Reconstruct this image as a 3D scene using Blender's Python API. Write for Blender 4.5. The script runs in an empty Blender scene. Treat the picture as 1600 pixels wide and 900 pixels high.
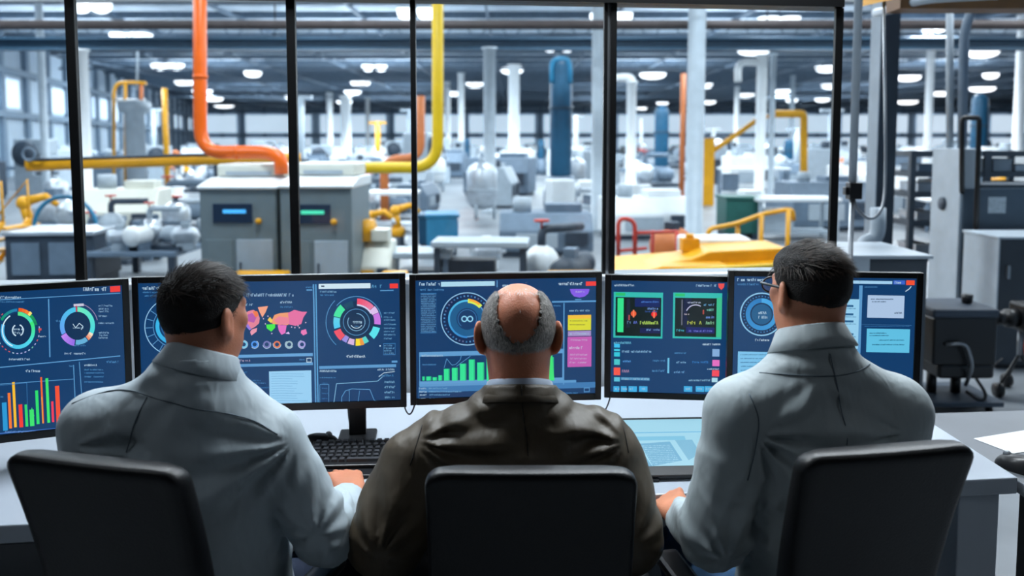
import bpy, math, random
import numpy as np
from mathutils import Vector, Matrix
random.seed(7)
SC = bpy.context.scene
COL = SC.collection
PI = math.pi
CAM_Z = 1.62
FPX = 1300.0
TAN = 0.0792
TH = math.atan(TAN)
PPY = 328.0

def ray(px, py):
    a = (px - 800.0) / FPX
    b = -(py - PPY) / FPX
    return Vector((a, math.cos(TH) + b * math.sin(TH), -math.sin(TH) + b * math.cos(TH)))

def P(px, py, Y):
    """world point seen at a photo pixel, at depth Y from the camera's foot"""
    r = ray(px, py)
    t = Y / r.y
    return Vector((r.x * t, Y, CAM_Z + r.z * t))

def PZ(px, py, z):
    r = ray(px, py)
    t = (z - CAM_Z) / r.z
    return Vector((r.x * t, r.y * t, z))

def srgb(c):
    out = []
    for v in c[:3]:
        v = v / 255.0
        out.append(v / 12.92 if v <= 0.04045 else ((v + 0.055) / 1.055) ** 2.4)
    return (out[0], out[1], out[2], 1.0)

# ------------------------------------------------------------------ materials
MATS = {}
def mat(name, c, rough=0.5, metal=0.0, var=0.10, scale=6.0, bump=0.0, bscale=60.0, emit=0.0, spec=0.5, stretch=None, coat=0.0):
    if name in MATS:
        return MATS[name]
    m = bpy.data.materials.new(name)
    m.use_nodes = True
    nt = m.node_tree
    b = nt.nodes['Principled BSDF']
    col = srgb(c)
    b.inputs['Roughness'].default_value = rough
    b.inputs['Metallic'].default_value = metal
    b.inputs['Specular IOR Level'].default_value = spec
    b.inputs['Coat Weight'].default_value = coat
    tc = nt.nodes.new('ShaderNodeTexCoord')
    mp = nt.nodes.new('ShaderNodeMapping')
    if stretch:
        mp.inputs['Scale'].default_value = stretch
    nt.links.new(tc.outputs['Object'], mp.inputs['Vector'])
    nz = nt.nodes.new('ShaderNodeTexNoise')
    nz.inputs['Scale'].default_value = scale
    nz.inputs['Detail'].default_value = 4
    nt.links.new(mp.outputs['Vector'], nz.inputs['Vector'])
    rp = nt.nodes.new('ShaderNodeValToRGB')
    rp.color_ramp.elements[0].position = 0.3
    rp.color_ramp.elements[1].position = 0.7
    rp.color_ramp.elements[0].color = [v * (1 - var) for v in col[:3]] + [1]
    rp.color_ramp.elements[1].color = [min(1, v * (1 + var)) for v in col[:3]] + [1]
    nt.links.new(nz.outputs['Fac'], rp.inputs['Fac'])
    nt.links.new(rp.outputs['Color'], b.inputs['Base Color'])
    if bump > 0:
        n2 = nt.nodes.new('ShaderNodeTexNoise')
        n2.inputs['Scale'].default_value = bscale
        n2.inputs['Detail'].default_value = 3
        nt.links.new(mp.outputs['Vector'], n2.inputs['Vector'])
        bp = nt.nodes.new('ShaderNodeBump')
        bp.inputs['Strength'].default_value = bump
        bp.inputs['Distance'].default_value = 0.01
        nt.links.new(n2.outputs['Fac'], bp.inputs['Height'])
        nt.links.new(bp.outputs['Normal'], b.inputs['Normal'])
    if emit > 0:
        nt.links.new(rp.outputs['Color'], b.inputs['Emission Color'])
        b.inputs['Emission Strength'].default_value = emit
    MATS[name] = m
    return m

def mat_vcol(name, strength):
    """display: light comes from the picture elements' own colours"""
    m = bpy.data.materials.new(name)
    m.use_nodes = True
    nt = m.node_tree
    b = nt.nodes['Principled BSDF']
    b.inputs['Base Color'].default_value = (0.01, 0.01, 0.012, 1)
    b.inputs['Roughness'].default_value = 0.35
    at = nt.nodes.new('ShaderNodeAttribute')
    at.attribute_name = 'pixel_colour'
    nt.links.new(at.outputs['Color'], b.inputs['Emission Color'])
    b.inputs['Emission Strength'].default_value = strength
    return m

# ------------------------------------------------------------------ objects
def tag(o, label=None, cat=None, group=None, kind=None):
    if label: o['label'] = label
    if cat: o['category'] = cat
    if group: o['group'] = group
    if kind: o['kind'] = kind
    return o

def wpos(o):
    p = Vector((0, 0, 0))
    while o is not None:
        p += Vector(o.location)
        o = o.parent
    return p

def thing(name, loc, label, cat, group=None):
    o = bpy.data.objects.new(name, None)
    o.empty_display_size = 0.1
    COL.objects.link(o)
    o.location = loc
    return tag(o, label, cat, group)

def link_mesh(name, me, parent=None, origin=None):
    """mesh holds world coordinates; shift to the object's own origin"""
    o = bpy.data.objects.new(name, me)
    COL.objects.link(o)
    if parent is not None:
        me.transform(Matrix.Translation(-wpos(parent)))
        o.parent = parent
    elif origin is not None:
        me.transform(Matrix.Translation(-Vector(origin)))
        o.location = origin
    return o

def copy_tree(o, parent=None):
    c = o.copy()
    COL.objects.link(c)
    c.parent = parent
    for ch in list(o.children):
        copy_tree(ch, c)
    return c

class MB:
    def __init__(s, M=None):
        s.v = []; s.f = []; s.mi = []; s.sm = []; s.M = M or Matrix.Identity(4); s.cur = 0
    def add(s, vs, fs, smooth=False):
        n = len(s.v)
        M = s.M
        s.v += [tuple(M @ Vector(p)) for p in vs]
        s.f += [tuple(i + n for i in f) for f in fs]
        s.mi += [s.cur] * len(fs)
        s.sm += [smooth] * len(fs)
        return s
    def box(s, x0, x1, y0, y1, z0, z1):
        return s.add([(x0,y0,z0),(x1,y0,z0),(x1,y1,z0),(x0,y1,z0),(x0,y0,z1),(x1,y0,z1),(x1,y1,z1),(x0,y1,z1)],
                     [(0,3,2,1),(4,5,6,7),(0,1,5,4),(1,2,6,5),(2,3,7,6),(3,0,4,7)])
    def obox(s, c, size, rz=0, rx=0, ry=0):
        R = Matrix.Translation(Vector(c)) @ Matrix.Rotation(rz, 4, 'Z') @ Matrix.Rotation(ry, 4, 'Y') @ Matrix.Rotation(rx, 4, 'X')
        hx, hy, hz = size[0] / 2, size[1] / 2, size[2] / 2
        vs = [R @ Vector(p) for p in [(-hx,-hy,-hz),(hx,-hy,-hz),(hx,hy,-hz),(-hx,hy,-hz),(-hx,-hy,hz),(hx,-hy,hz),(hx,hy,hz),(-hx,hy,hz)]]
        return s.add(vs, [(0,3,2,1),(4,5,6,7),(0,1,5,4),(1,2,6,5),(2,3,7,6),(3,0,4,7)])
    def tube(s, pts, r, n=10, cap=True):
        pts = [Vector(p) for p in pts]
        rs = r if isinstance(r, (list, tuple)) else [r] * len(pts)
        vs = []; fs = []
        up = None
        for i, p in enumerate(pts):
            if i == 0: t = pts[1] - pts[0]
            elif i == len(pts) - 1: t = pts[-1] - pts[-2]
            else: t = (pts[i+1] - p).normalized() + (p - pts[i-1]).normalized()
            if t.length < 1e-9: t = Vector((0, 0, 1))
            t.normalize()
            if up is None:
                up = Vector((0, 0, 1)) if abs(t.z) < 0.9 else Vector((1, 0, 0))
            a = t.cross(up)
            if a.length < 1e-6: a = t.cross(Vector((0.3, 1, 0.2)))
            a.normalize()
            b = a.cross(t).normalized()
            up = b
            for k in range(n):
                an = 2 * PI * k / n
                vs.append(p + (a * math.cos(an) + b * math.sin(an)) * rs[i])
        m = len(pts)
        for i in range(m - 1):
            for k in range(n):
                k2 = (k + 1) % n
                fs.append((i*n+k, i*n+k2, (i+1)*n+k2, (i+1)*n+k))
        s.add(vs, fs, True)
        if cap:
            base = len(s.v) - len(vs)
            s.f.append(tuple(base + k for k in reversed(range(n)))); s.mi.append(s.cur); s.sm.append(False)
            s.f.append(tuple(base + (m-1)*n + k for k in range(n))); s.mi.append(s.cur); s.sm.append(False)
        return s
    def cyl(s, p0, p1, r0, r1=None, n=16):
        return s.tube([p0, p1], [r0, r0 if r1 is None else r1], n)
    def lathe(s, prof, c=(0, 0, 0), n=20, axis='Z', sx=1.0, sy=1.0):
        vs = []; fs = []
        for (r, h) in prof:
            for k in range(n):
                a = 2 * PI * k / n
                x, y = r * math.cos(a) * sx, r * math.sin(a) * sy
                if axis == 'Z': p = (c[0]+x, c[1]+y, c[2]+h)
                elif axis == 'Y': p = (c[0]+x, c[1]+h, c[2]-y)
                else: p = (c[0]+h, c[1]+x, c[2]+y)
                vs.append(p)
        for i in range(len(prof) - 1):
            for k in range(n):
                k2 = (k + 1) % n
                fs.append((i*n+k, i*n+k2, (i+1)*n+k2, (i+1)*n+k))
        fs.append(tuple(reversed(range(n))))
        fs.append(tuple((len(prof)-1)*n + k for k in range(n)))
        return s.add(vs, fs, True)
    def ball(s, c, r, n=14, sc=(1, 1, 1)):
        prof = []
        m = n // 2
        vs = []; fs = []
        for i in range(m + 1):
            a = PI * i / m
            for k in range(n):
                b = 2 * PI * k / n
                vs.append((c[0]+r*sc[0]*math.sin(a)*math.cos(b), c[1]+r*sc[1]*math.sin(a)*math.sin(b), c[2]-r*sc[2]*math.cos(a)))
        for i in range(m):
            for k in range(n):
                k2 = (k+1) % n
                fs.append((i*n+k, i*n+k2, (i+1)*n+k2, (i+1)*n+k))
        return s.add(vs, fs, True)
    def prism(s, poly, y0, y1):
        """poly in xz, extruded along y"""
        n = len(poly)
        vs = [(p[0], y0, p[1]) for p in poly] + [(p[0], y1, p[1]) for p in poly]
        fs = [tuple(range(n)), tuple(reversed(range(n, 2*n)))]
        for i in range(n):
            j = (i + 1) % n
            fs.append((i, i+n, j+n, j))
        return s.add(vs, fs)
    def build(s, name, m, parent=None, origin=None, bevel=0.0, seg=2, label=None):
        me = bpy.data.meshes.new(name)
        me.from_pydata(s.v, [], s.f)
        ms = m if isinstance(m, (list, tuple)) else [m]
        for x in ms: me.materials.append(x)
        me.polygons.foreach_set('material_index', s.mi)
        me.polygons.foreach_set('use_smooth', s.sm)
        me.update()
        o = link_mesh(name, me, parent, origin)
        if bevel > 0:
            b = o.modifiers.new('edge', 'BEVEL')
            b.width = bevel; b.segments = seg; b.limit_method = 'ANGLE'; b.angle_limit = math.radians(40)
        if label: o['label'] = label
        return o

def arc(c, r, a0, a1, n, plane='xz'):
    out = []
    for i in range(n + 1):
        a = a0 + (a1 - a0) * i / n
        if plane == 'xz': out.append((c[0] + r*math.cos(a), c[1], c[2] + r*math.sin(a)))
        elif plane == 'xy': out.append((c[0] + r*math.cos(a), c[1] + r*math.sin(a), c[2]))
        else: out.append((c[0], c[1] + r*math.cos(a), c[2] + r*math.sin(a)))
    return out

def bend(pts, r=0.12, n=5):
    """round the corners of a polyline"""
    pts = [Vector(p) for p in pts]
    out = [pts[0]]
    for i in range(1, len(pts) - 1):
        p = pts[i]
        a = (pts[i-1] - p); b = (pts[i+1] - p)
        ra = min(r, a.length * .49); rb = min(r, b.length * .49)
        A = p + a.normalized() * ra; B = p + b.normalized() * rb
        for k in range(n + 1):
            t = k / n
            out.append(A * (1-t)**2 + p * 2*t*(1-t) + B * t*t)
    out.append(pts[-1])
    return out
# =================================================================== camera
cam = bpy.data.cameras.new('camera')
cam.sensor_width = 36.0
cam.lens = FPX / 1600.0 * 36.0
cam.shift_y = -(450.0 - PPY) / 1600.0
cam.clip_start = 0.05
cam.clip_end = 400
cam.dof.use_dof = True
cam.dof.focus_distance = 2.1
cam.dof.aperture_fstop = 2.5
camo = bpy.data.objects.new('camera', cam)
COL.objects.link(camo)
camo.location = (0, 0, CAM_Z)
camo.rotation_euler = (PI / 2 - TH, 0, 0)
SC.camera = camo

# =================================================================== materials
M_black = mat('black_plastic', (14, 15, 18), 0.38, var=0.15)
M_blackmatte = mat('black_fabric', (9, 10, 14), 0.75, var=0.25, scale=30, bump=0.15, bscale=500, spec=0.3)
M_chairtop = mat('charcoal_leather', (15, 17, 21), 0.40, var=0.15, scale=18, bump=0.12, bscale=300, spec=0.45)
M_frame = mat('black_mullion_metal', (6, 7, 9), 0.42, 0.2, var=0.2, spec=0.35)
M_desk = mat('white_desk_laminate', (164, 173, 184), 0.32, var=0.03, scale=3)
M_deskedge = mat('grey_desk_edge', (120, 124, 130), 0.5, var=0.05)
M_sill = mat('pale_grey_wall_panel', (178, 184, 190), 0.5, var=0.04)
M_floor_dark = mat('grey_concrete', (122, 128, 134), 0.42, var=0.22, scale=1.2, bump=0.05, bscale=12)
M_roomwall = mat('dark_grey_wall_paint', (36, 40, 46), 0.8, var=0.06)
M_ceil = mat('dark_acoustic_ceiling', (48, 52, 58), 0.9, var=0.08)
M_key = mat('dark_grey_keycap', (38, 40, 45), 0.5, var=0.1)
M_steel = mat('brushed_steel', (150, 155, 160), 0.35, 0.8, var=0.08)
M_grey_leaf = mat('grey_table_laminate', (92, 97, 104), 0.45, var=0.06)
M_paper = mat('white_paper', (225, 228, 232), 0.8, var=0.02)

def glass_mat():
    m = bpy.data.materials.new('window_glass')
    m.use_nodes = True
    nt = m.node_tree
    nt.nodes.clear()
    out = nt.nodes.new('ShaderNodeOutputMaterial')
    tr = nt.nodes.new('ShaderNodeBsdfTransparent'); tr.inputs['Color'].default_value = (0.95, 0.975, 0.985, 1)
    gl = nt.nodes.new('ShaderNodeBsdfGlossy'); gl.inputs['Roughness'].default_value = 0.03
    fr = nt.nodes.new('ShaderNodeFresnel'); fr.inputs['IOR'].default_value = 1.35
    mx = nt.nodes.new('ShaderNodeMixShader')
    nt.links.new(fr.outputs[0], mx.inputs[0]); nt.links.new(tr.outputs[0], mx.inputs[1]); nt.links.new(gl.outputs[0], mx.inputs[2])
    nt.links.new(mx.outputs[0], out.inputs['Surface'])
    return m
M_glass = glass_mat()

# =================================================================== room shell
def wy(x): return 2.93 + 0.11 * x          # line of the glass partition
def dfy(x): return 1.97 + 0.11 * x         # front edge of the desk

mb = MB(); mb.box(-60, 90, -2.6, 130, -0.12, 0.0)
tag(mb.build('floor', M_floor_dark), kind='structure')
XE = 1.175
mb = MB(); mb.box(-3.3, 3.3, -2.6, 3.02, 2.9, 3.0)
tag(mb.build('ceiling', M_ceil), kind='structure')
mb = MB(); mb.box(-3.4, -3.3, -2.6, 2.6, 0, 3.0); tag(mb.build('wall_left', M_roomwall), kind='structure')
mb = MB(); mb.box(3.3, 3.4, -2.6, 2.3, 0, 3.0); tag(mb.build('wall_right', M_roomwall), kind='structure')
mb = MB(); mb.box(-3.4, 3.4, -2.7, -2.6, 0, 3.0); tag(mb.build('wall_back', M_roomwall), kind='structure')

def wall_run(mb, x0, x1, z0, z1, t=0.1, off=0.0):
    a0, a1 = wy(x0) + off, wy(x1) + off
    mb.add([(x0,a0,z0),(x1,a1,z0),(x1,a1+t,z0),(x0,a0+t,z0),(x0,a0,z1),(x1,a1,z1),(x1,a1+t,z1),(x0,a0+t,z1)],
           [(0,3,2,1),(4,5,6,7),(0,1,5,4),(1,2,6,5),(2,3,7,6),(3,0,4,7)])
SILL = 1.13
mb = MB(); wall_run(mb, -3.3, XE, 0, SILL); tag(mb.build('wall_front', M_sill, bevel=0.004), kind='structure')
mb = MB(); wall_run(mb, -3.3, XE + 0.02, SILL, SILL + 0.02, 0.14, -0.02); tag(mb.build('trim_1', M_sill, bevel=0.003), kind='structure')
HEAD = 2.115
mb = MB(); wall_run(mb, -3.3, XE + 0.03, HEAD, 2.9, 0.1, 0.0); tag(mb.build('wall_front', M_frame), kind='structure')
# mullions: photo column at the top edge, width in photo px
def mull_x(px):
    t = (px - 800.0) / FPX
    # intersection with the partition line, allowing for the slight pitch
    x = 0.0
    for _ in range(30):
        x = t * wy(x) * 0.985
    return x
edges = [(-2.6, .035), (mull_x(103), .030), (mull_x(451), .030), (mull_x(643.5), .019), (mull_x(955), .046), (mull_x(1316), .030)]
wins = []
for i, (x, w) in enumerate(edges):
    mb = MB()
    if i == 4:   # double post with a grey channel between
        wall_run(mb, x - w/2, x - w/2 + .013, SILL+.02, HEAD, 0.03, 0.015)
        wall_run(mb, x + w/2 - .021, x + w/2, SILL+.02, HEAD, 0.03, 0.015)
        mb.cur = 1
        wall_run(mb, x - w/2 + .013, x + w/2 - .021, SILL+.02, HEAD, 0.03, 0.022)
        o = mb.build('window_frame', [M_frame, M_steel])
    else:
        wall_run(mb, x - w/2, x + w/2, SILL+.02, HEAD, 0.022, 0.02)
        o = mb.build('window_frame', M_frame, bevel=0.002)
    o.name = 'trim_%d' % (i + 2)
    tag(o, kind='structure')
for i in range(5):
    x0 = edges[i][0] + edges[i][1] / 2; x1 = edges[i+1][0] - edges[i+1][1] / 2
    mb = MB(); wall_run(mb, x0, x1, SILL+.02, HEAD, 0.006, 0.03)
    tag(mb.build('window_%d' % (i+1), M_glass), kind='structure')
x0 = -3.3; x1 = edges[0][0] - .02
mb = MB(); wall_run(mb, x0, x1, SILL+.02, HEAD, 0.006, 0.03)
tag(mb.build('window_6', M_glass), kind='structure')

# =================================================================== desk
dk = thing('desk', (0.0, 2.3, 0.0), 'long white desk running under all five monitors with white panel legs', 'desk')
XL, XR = -2.6, 1.325
DZ = 0.75
mb = MB()
y0, y1 = dfy(XL), dfy(XR); b0, b1 = wy(XL) - 0.03, wy(XL) - .03 + .11 * (XR - XL)
mb.add([(XL,y0,DZ-.045),(XR,y1,DZ-.045),(XR-.02,b1,DZ-.045),(XL,b0,DZ-.045),(XL,y0,DZ),(XR,y1,DZ),(XR-.02,b1,DZ),(XL,b0,DZ)],
       [(0,3,2,1),(4,5,6,7),(0,1,5,4),(1,2,6,5),(2,3,7,6),(3,0,4,7)])
mb.build('tabletop', M_desk, dk, bevel=0.004)
for x in (XR - .15, -.02, -1.4, XL + .06):
    mb = MB(); mb.obox((x + .05, dfy(x) + .08, (DZ-.045)/2), (.115, .11, DZ-.046), rz=.11)
    mb.build('leg', M_desk, dk, bevel=0.004)
mb = MB()
ym = lambda x: wy(x) - .2
mb.add([(XL+.1,ym(XL+.1),.35),(XR-.1,ym(XR-.1),.35),(XR-.1,ym(XR-.1)+.02,.35),(XL+.1,ym(XL+.1)+.02,.35),(XL+.1,ym(XL+.1),.70),(XR-.1,ym(XR-.1),.70),(XR-.1,ym(XR-.1)+.02,.70),(XL+.1,ym(XL+.1)+.02,.70)],
       [(0,3,2,1),(4,5,6,7),(0,1,5,4),(1,2,6,5),(2,3,7,6),(3,0,4,7)])
mb.build('modesty_panel', M_deskedge, dk)

# side table at right
st = thing('side_table', (1.85, 2.4, 0), 'dark grey table beside the right end of the white desk', 'table')
mb = MB(); mb.add([(1.335,2.10,.70),(2.4,2.20,.70),(2.4,2.78,.70),(1.335,2.68,.70),(1.335,2.10,.735),(2.4,2.20,.735),(2.4,2.78,.735),(1.335,2.68,.735)],
       [(0,3,2,1),(4,5,6,7),(0,1,5,4),(1,2,6,5),(2,3,7,6),(3,0,4,7)])
mb.build('tabletop', M_grey_leaf, st, bevel=0.004)
for (x, y) in ((1.42, 2.2), (2.33, 2.29), (1.42, 2.6), (2.33, 2.69)):
    mb = MB(); mb.box(x-.022, x+.022, y-.022, y+.022, 0, .70); mb.build('leg', M_black, st)
c = PZ(1582, 690, .7365)
mb = MB(); mb.obox((c.x+.02, c.y, .7365), (.21, .13, .0015), rz=.35)
mb.build('paper_sheet', M_paper, origin=(c.x, c.y, .7358))
tag(bpy.data.objects['paper_sheet'], 'white sheet of paper on the grey table at the right edge', 'paper')

def mouse(name, c, rz, label, s=1.0):
    t = thing(name, c, label, 'mouse')
    M = Matrix.Translation(Vector(c)) @ Matrix.Rotation(rz, 4, 'Z') @ Matrix.Scale(s, 4)
    mb = MB(M)
    vs = []; fs = []
    n, m = 20, 10
    for i in range(m + 1):
        f = i / m
        a = f * PI / 2
        for k in range(n):
            b = 2 * PI * k / n
            x = .031 * math.cos(b) * math.cos(a) ** .6 * (1 + .06 * math.cos(2*b))
            y = .056 * math.sin(b) * math.cos(a) ** .6
            z = .036 * math.sin(a) * (1 - .25 * (y / .056))
            vs.append((x, y, z))
    for i in range(m):
        for k in range(n):
            fs.append((i*n+k, i*n+(k+1) % n, (i+1)*n+(k+1) % n, (i+1)*n+k))
    fs.append(tuple(reversed(range(n))))
    mb.add(vs, fs, True)
    mb.build('body', M_black, t)
    mb = MB(M); mb.lathe([(.002, -.004), (.009, -.004), (.009, .004), (.002, .004)], (0, .027, .029), 14, 'X'); mb.build('scroll_wheel', M_steel, t)
    return t
c = PZ(1590, 733, .735); mouse('computer_mouse', (c.x, c.y, .7355), .5, 'black mouse on the grey table at the right edge', 1.1)
c = PZ(500, 697, DZ); mouse('computer_mouse', (c.x, c.y, DZ + .0005), -1.0, 'black mouse on the white desk beside the arm of the left man')

# =================================================================== monitors
M_screen = mat_vcol('lit_display', 1.0)
BG = (13, 58, 104)

class Screen:
    """picture elements of one display, all lying on its own panel"""
    def __init__(s, O, U, V, N, w, h):
        s.O, s.U, s.V, s.N, s.w, s.h = O, U, V, N, w, h   # O top-left corner, U right, V down
        s.v = []; s.f = []; s.c = []; s.lay = 0
    def uv(s, px, py):
        r = ray(px, py)
        o = Vector((0, 0, CAM_Z))
        t = (s.O - o).dot(s.N) / r.dot(s.N)
        p = o + r * t - s.O
        return p.dot(s.U), p.dot(s.V)
    def poly(s, pts, col, local=False):
        q = pts if local else [s.uv(*p) for p in pts]
        s.lay += 1
        off = 0.0003 + 0.0000025 * s.lay
        n = len(s.v)
        for (u, v) in q:
            u = min(max(u, 0), s.w); v = min(max(v, 0), s.h)
            s.v.append(tuple(s.O + s.U * u + s.V * v + s.N * off))
        s.f.append(tuple(range(n, n + len(q)))); s.c.append(col)
    def rect(s, x0, y0, x1, y1, col):
        a = s.uv(x0, y0); b = s.uv(x1, y1)
        if b[0] <= 0 or a[0] >= s.w: return
        s.poly([(a[0], a[1]), (a[0], b[1]), (b[0], b[1]), (b[0], a[1])], col, True)
    def frame(s, x0, y0, x1, y1, col, t=1.2):
        s.rect(x0, y0, x1, y0+t, col); s.rect(x0, y1-t, x1, y1, col); s.rect(x0, y0, x0+t, y1, col); s.rect(x1-t, y0, x1, y1, col)
    def line(s, pts, col, t=1.0):
        for (a, b) in zip(pts[:-1], pts[1:]):
            dx, dy = b[0]-a[0], b[1]-a[1]
            L = math.hypot(dx, dy) or 1
            nx, ny = -dy/L*t/2, dx/L*t/2
            s.poly([(a[0]+nx, a[1]+ny), (b[0]+nx, b[1]+ny), (b[0]-nx, b[1]-ny), (a[0]-nx, a[1]-ny)], col)
    def ring(s, cx, cy, r0, r1, a0, a1, col, n=None, e=1.0):
        n = n or max(3, int(abs(a1-a0) / 9))
        for i in range(n):
            A = math.radians(a0 + (a1-a0)*i/n); B = math.radians(a0 + (a1-a0)*(i+1)/n)
            cc = col(i/n) if callable(col) else col
            s.poly([(cx+r0*math.sin(A)*e, cy-r0*math.cos(A)), (cx+r1*math.sin(A)*e, cy-r1*math.cos(A)),
                    (cx+r1*math.sin(B)*e, cy-r1*math.cos(B)), (cx+r0*math.sin(B)*e, cy-r0*math.cos(B))], cc)
    def disc(s, cx, cy, r, col, n=20, e=1.0):
        s.poly([(cx+r*e*math.cos(2*PI*k/n), cy+r*math.sin(2*PI*k/n)) for k in range(n)], col)
    def text(s, x, y, w, h, col, rnd=None):
        """a line of tiny illegible characters"""
        R = rnd or random
        y += h*.1; h *= .85; col = tuple(col[i]*.78 + BG[i]*.22 for i in range(3))
        cx = x
        while cx < x + w - h*.3:
            cw = h * R.uniform(.45, .8)
            if R.random() < .12:
                cx += cw * .8; continue
            k = R.randrange(4)
            t = max(.55, h*.2)
            if k == 0:
                s.rect(cx, y, cx+t, y+h, col); s.rect(cx, y, cx+cw*.8, y+t, col)
            elif k == 1:
                s.rect(cx, y+h*.35, cx+cw*.8, y+h*.35+t, col); s.rect(cx+cw*.5, y+h*.2, cx+cw*.5+t, y+h, col)
            elif k == 2:
                s.line([(cx, y+h), (cx+cw*.4, y), (cx+cw*.8, y+h)], col, t)
            else:
                s.rect(cx, y+h*.3, cx+cw*.8, y+h, col)
            cx += cw
    def para(s, x, y, w, h, n, col, step):
        for i in range(n):
            s.text(x, y + i*step, w * random.uniform(.55, 1), h, col)
    def build(s, parent, name='screen'):
        n = len(s.v)
        vs = [tuple(s.O + s.U*u + s.V*v + s.N*.0002) for u, v in ((0,0),(0,s.h),(s.w,s.h),(s.w,0))]
        me = bpy.data.meshes.new(name)
        me.from_pydata(s.v + vs, [], s.f + [(n, n+1, n+2, n+3)])
        cols = s.c + [BG]
        at = me.attributes.new('pixel_colour', 'FLOAT_COLOR', 'FACE')
        at.data.foreach_set('color', [x for c in cols for x in srgb(c)])
        me.materials.append(M_screen)
        return link_mesh(name, me, parent)

def monitor(xl, xr, dl, dr, zt, zb, label, bez=(.017, .017, .017, .022), stand_u=.5, stand=True):
    a = P(xl, 500, dl); b = P(xr, 500, dr)
    A = Vector((a.x, dl, 0)); B = Vector((b.x, dr, 0))
    U = (B - A); W = U.length; U.normalize()
    N = Vector((U.y, -U.x, 0))      # towards the viewer
    mid = (A + B) / 2
    t = thing('monitor', (mid.x - N.x*.08, mid.y - N.y*.08, DZ), label, 'monitor', None)
    M = Matrix.Translation(A) @ Matrix(((U.x, -N.x, 0, 0), (U.y, -N.y, 0, 0), (0, 0, 1, 0), (0, 0, 0, 1)))
    H = zt - zb
    # housing: bezel frame ring + back shell
    mb = MB(M)
    l, r, tp, bt = bez
    dp = .006
    mb.box(0, l, -.004, .02, zb, zt); mb.box(W-r, W, -.004, .02, zb, zt)
    mb.box(l, W-r, -.004, .02, zt-tp, zt); mb.box(l, W-r, -.004, .02, zb, zb+bt)
    mb.build('bezel', M_black, t, bevel=0.0015)
    mb = MB(M)
    mb.box(.006, W-.006, .0201, .034, zb+.006, zt-.006)
    mb.add([(W*.2,.034,zb+H*.15),(W*.8,.034,zb+H*.15),(W*.8,.034,zb+H*.85),(W*.2,.034,zb+H*.85),(W*.3,.058,zb+H*.25),(W*.7,.058,zb+H*.25),(W*.7,.058,zb+H*.75),(W*.3,.058,zb+H*.75)],
           [(0,1,2,3),(4,7,6,5),(0,4,5,1),(1,5,6,2),(2,6,7,3),(3,7,4,0)])
    mb.build('housing', M_black, t, bevel=0.002)
    # stand
    su = stand_u * W
    sd = MB(M)
    sd.box(su-.025, su+.025, .060, .082, DZ+.012, zb+H*.5)
    sd.build('stand_neck', M_black, t, bevel=0.003)
    sb = MB(M)
    pl = []
    sb.box(su-.055, su+.055, .0, .115, DZ, DZ+.014)
    sb.build('stand_base', M_black, t, bevel=.006)
    O = A + U*l + Vector((0, 0, zt-tp)) + N*0.0008
    s = Screen(O, U, Vector((0, 0, -1)), N, W-l-r, H-tp-bt)
    return t, s

W1 = (200, 225, 240); L1 = (90, 150, 200); L2 = (60, 120, 175); CY = (80, 200, 225); DK = (10, 34, 66)
RED = (235, 60, 55)
def topright(s, x0, y, x1, h=7):
    s.text(x0, y, x1-x0-20, h, (215, 232, 242)); s.rect(x1-16, y-.5, x1, y+h+.5, RED)

# ---- monitor 1 (far left)
t, s = monitor(-218, 203, 2.03, 2.262, 1.252, .834, 'leftmost monitor, cut by the left edge, showing two ring charts above rainbow bars', stand_u=.80)
def y1(x, y): return y + (200 - x) * .028 * (1 - 2*(y-437)/235*0) if False else y
s.text(-60, 462, 93, 5, (190, 215, 232))
s.line([(-190, 486), (0, 468.5), (188, 458)], L1, 1.3)
topright(s, 130, 448, 188)
s.text(0, 470, 40, 3, L1)
s.line([(76, 467), (78, 558)], L1, 2); s.line([(-190, 590), (0, 574), (188, 556)], L1, 1.6)
def grad(c0, c1): return lambda f: tuple(c0[i] + (c1[i]-c0[i])*f for i in range(3))
# left ring
cx, cy = 28, 516; e = .93
s.disc(cx, cy, 27, (14, 48, 84), 30, e)
s.ring(cx, cy, 23, 29, 0, 60, grad((90, 230, 140), (70, 225, 200)), e=e)
s.ring(cx, cy, 23, 29, 60, 130, grad((60, 230, 120), (80, 220, 230)), e=e)
s.ring(cx, cy, 23, 29, 130, 290, grad((80, 215, 235), (70, 170, 230)), e=e)
s.ring(cx, cy, 25, 27, 200, 330, (210, 240, 250), e=e)
s.ring(cx, cy, 29.5, 35, 2, 34, grad((235, 90, 30), (250, 150, 60)), e=e)
s.ring(cx, cy, 29.5, 36, 34, 42, (250, 225, 120), e=e)
s.ring(cx, cy, 29.5, 34, 300, 358, grad((20, 150, 110), (40, 120, 190)), e=e)
s.ring(cx, cy, 29.5, 34, 42, 75, grad((30, 160, 90), (20, 120, 90)), e=e)
for k in range(22):
    a = 80 + k*11
    s.ring(cx, cy, 35.5, 37, a, a+5, random.choice([(190, 215, 235), (210, 90, 90), (120, 200, 170), (180, 180, 230)]), 1, e=e)
s.ring(cx, cy, 8, 10, 20, 150, W1, e=e); s.ring(cx, cy, 8, 10, 200, 330, W1, e=e); s.text(cx-7, cy-4, 16, 4, W1); s.text(cx-7, cy+2, 16, 4, W1)
s.rect(60, 513, 65, 516, (210, 80, 80)); s.text(58, 524, 14, 3, W1)
s.text(14, 559, 32, 4, (190, 215, 235))
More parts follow.
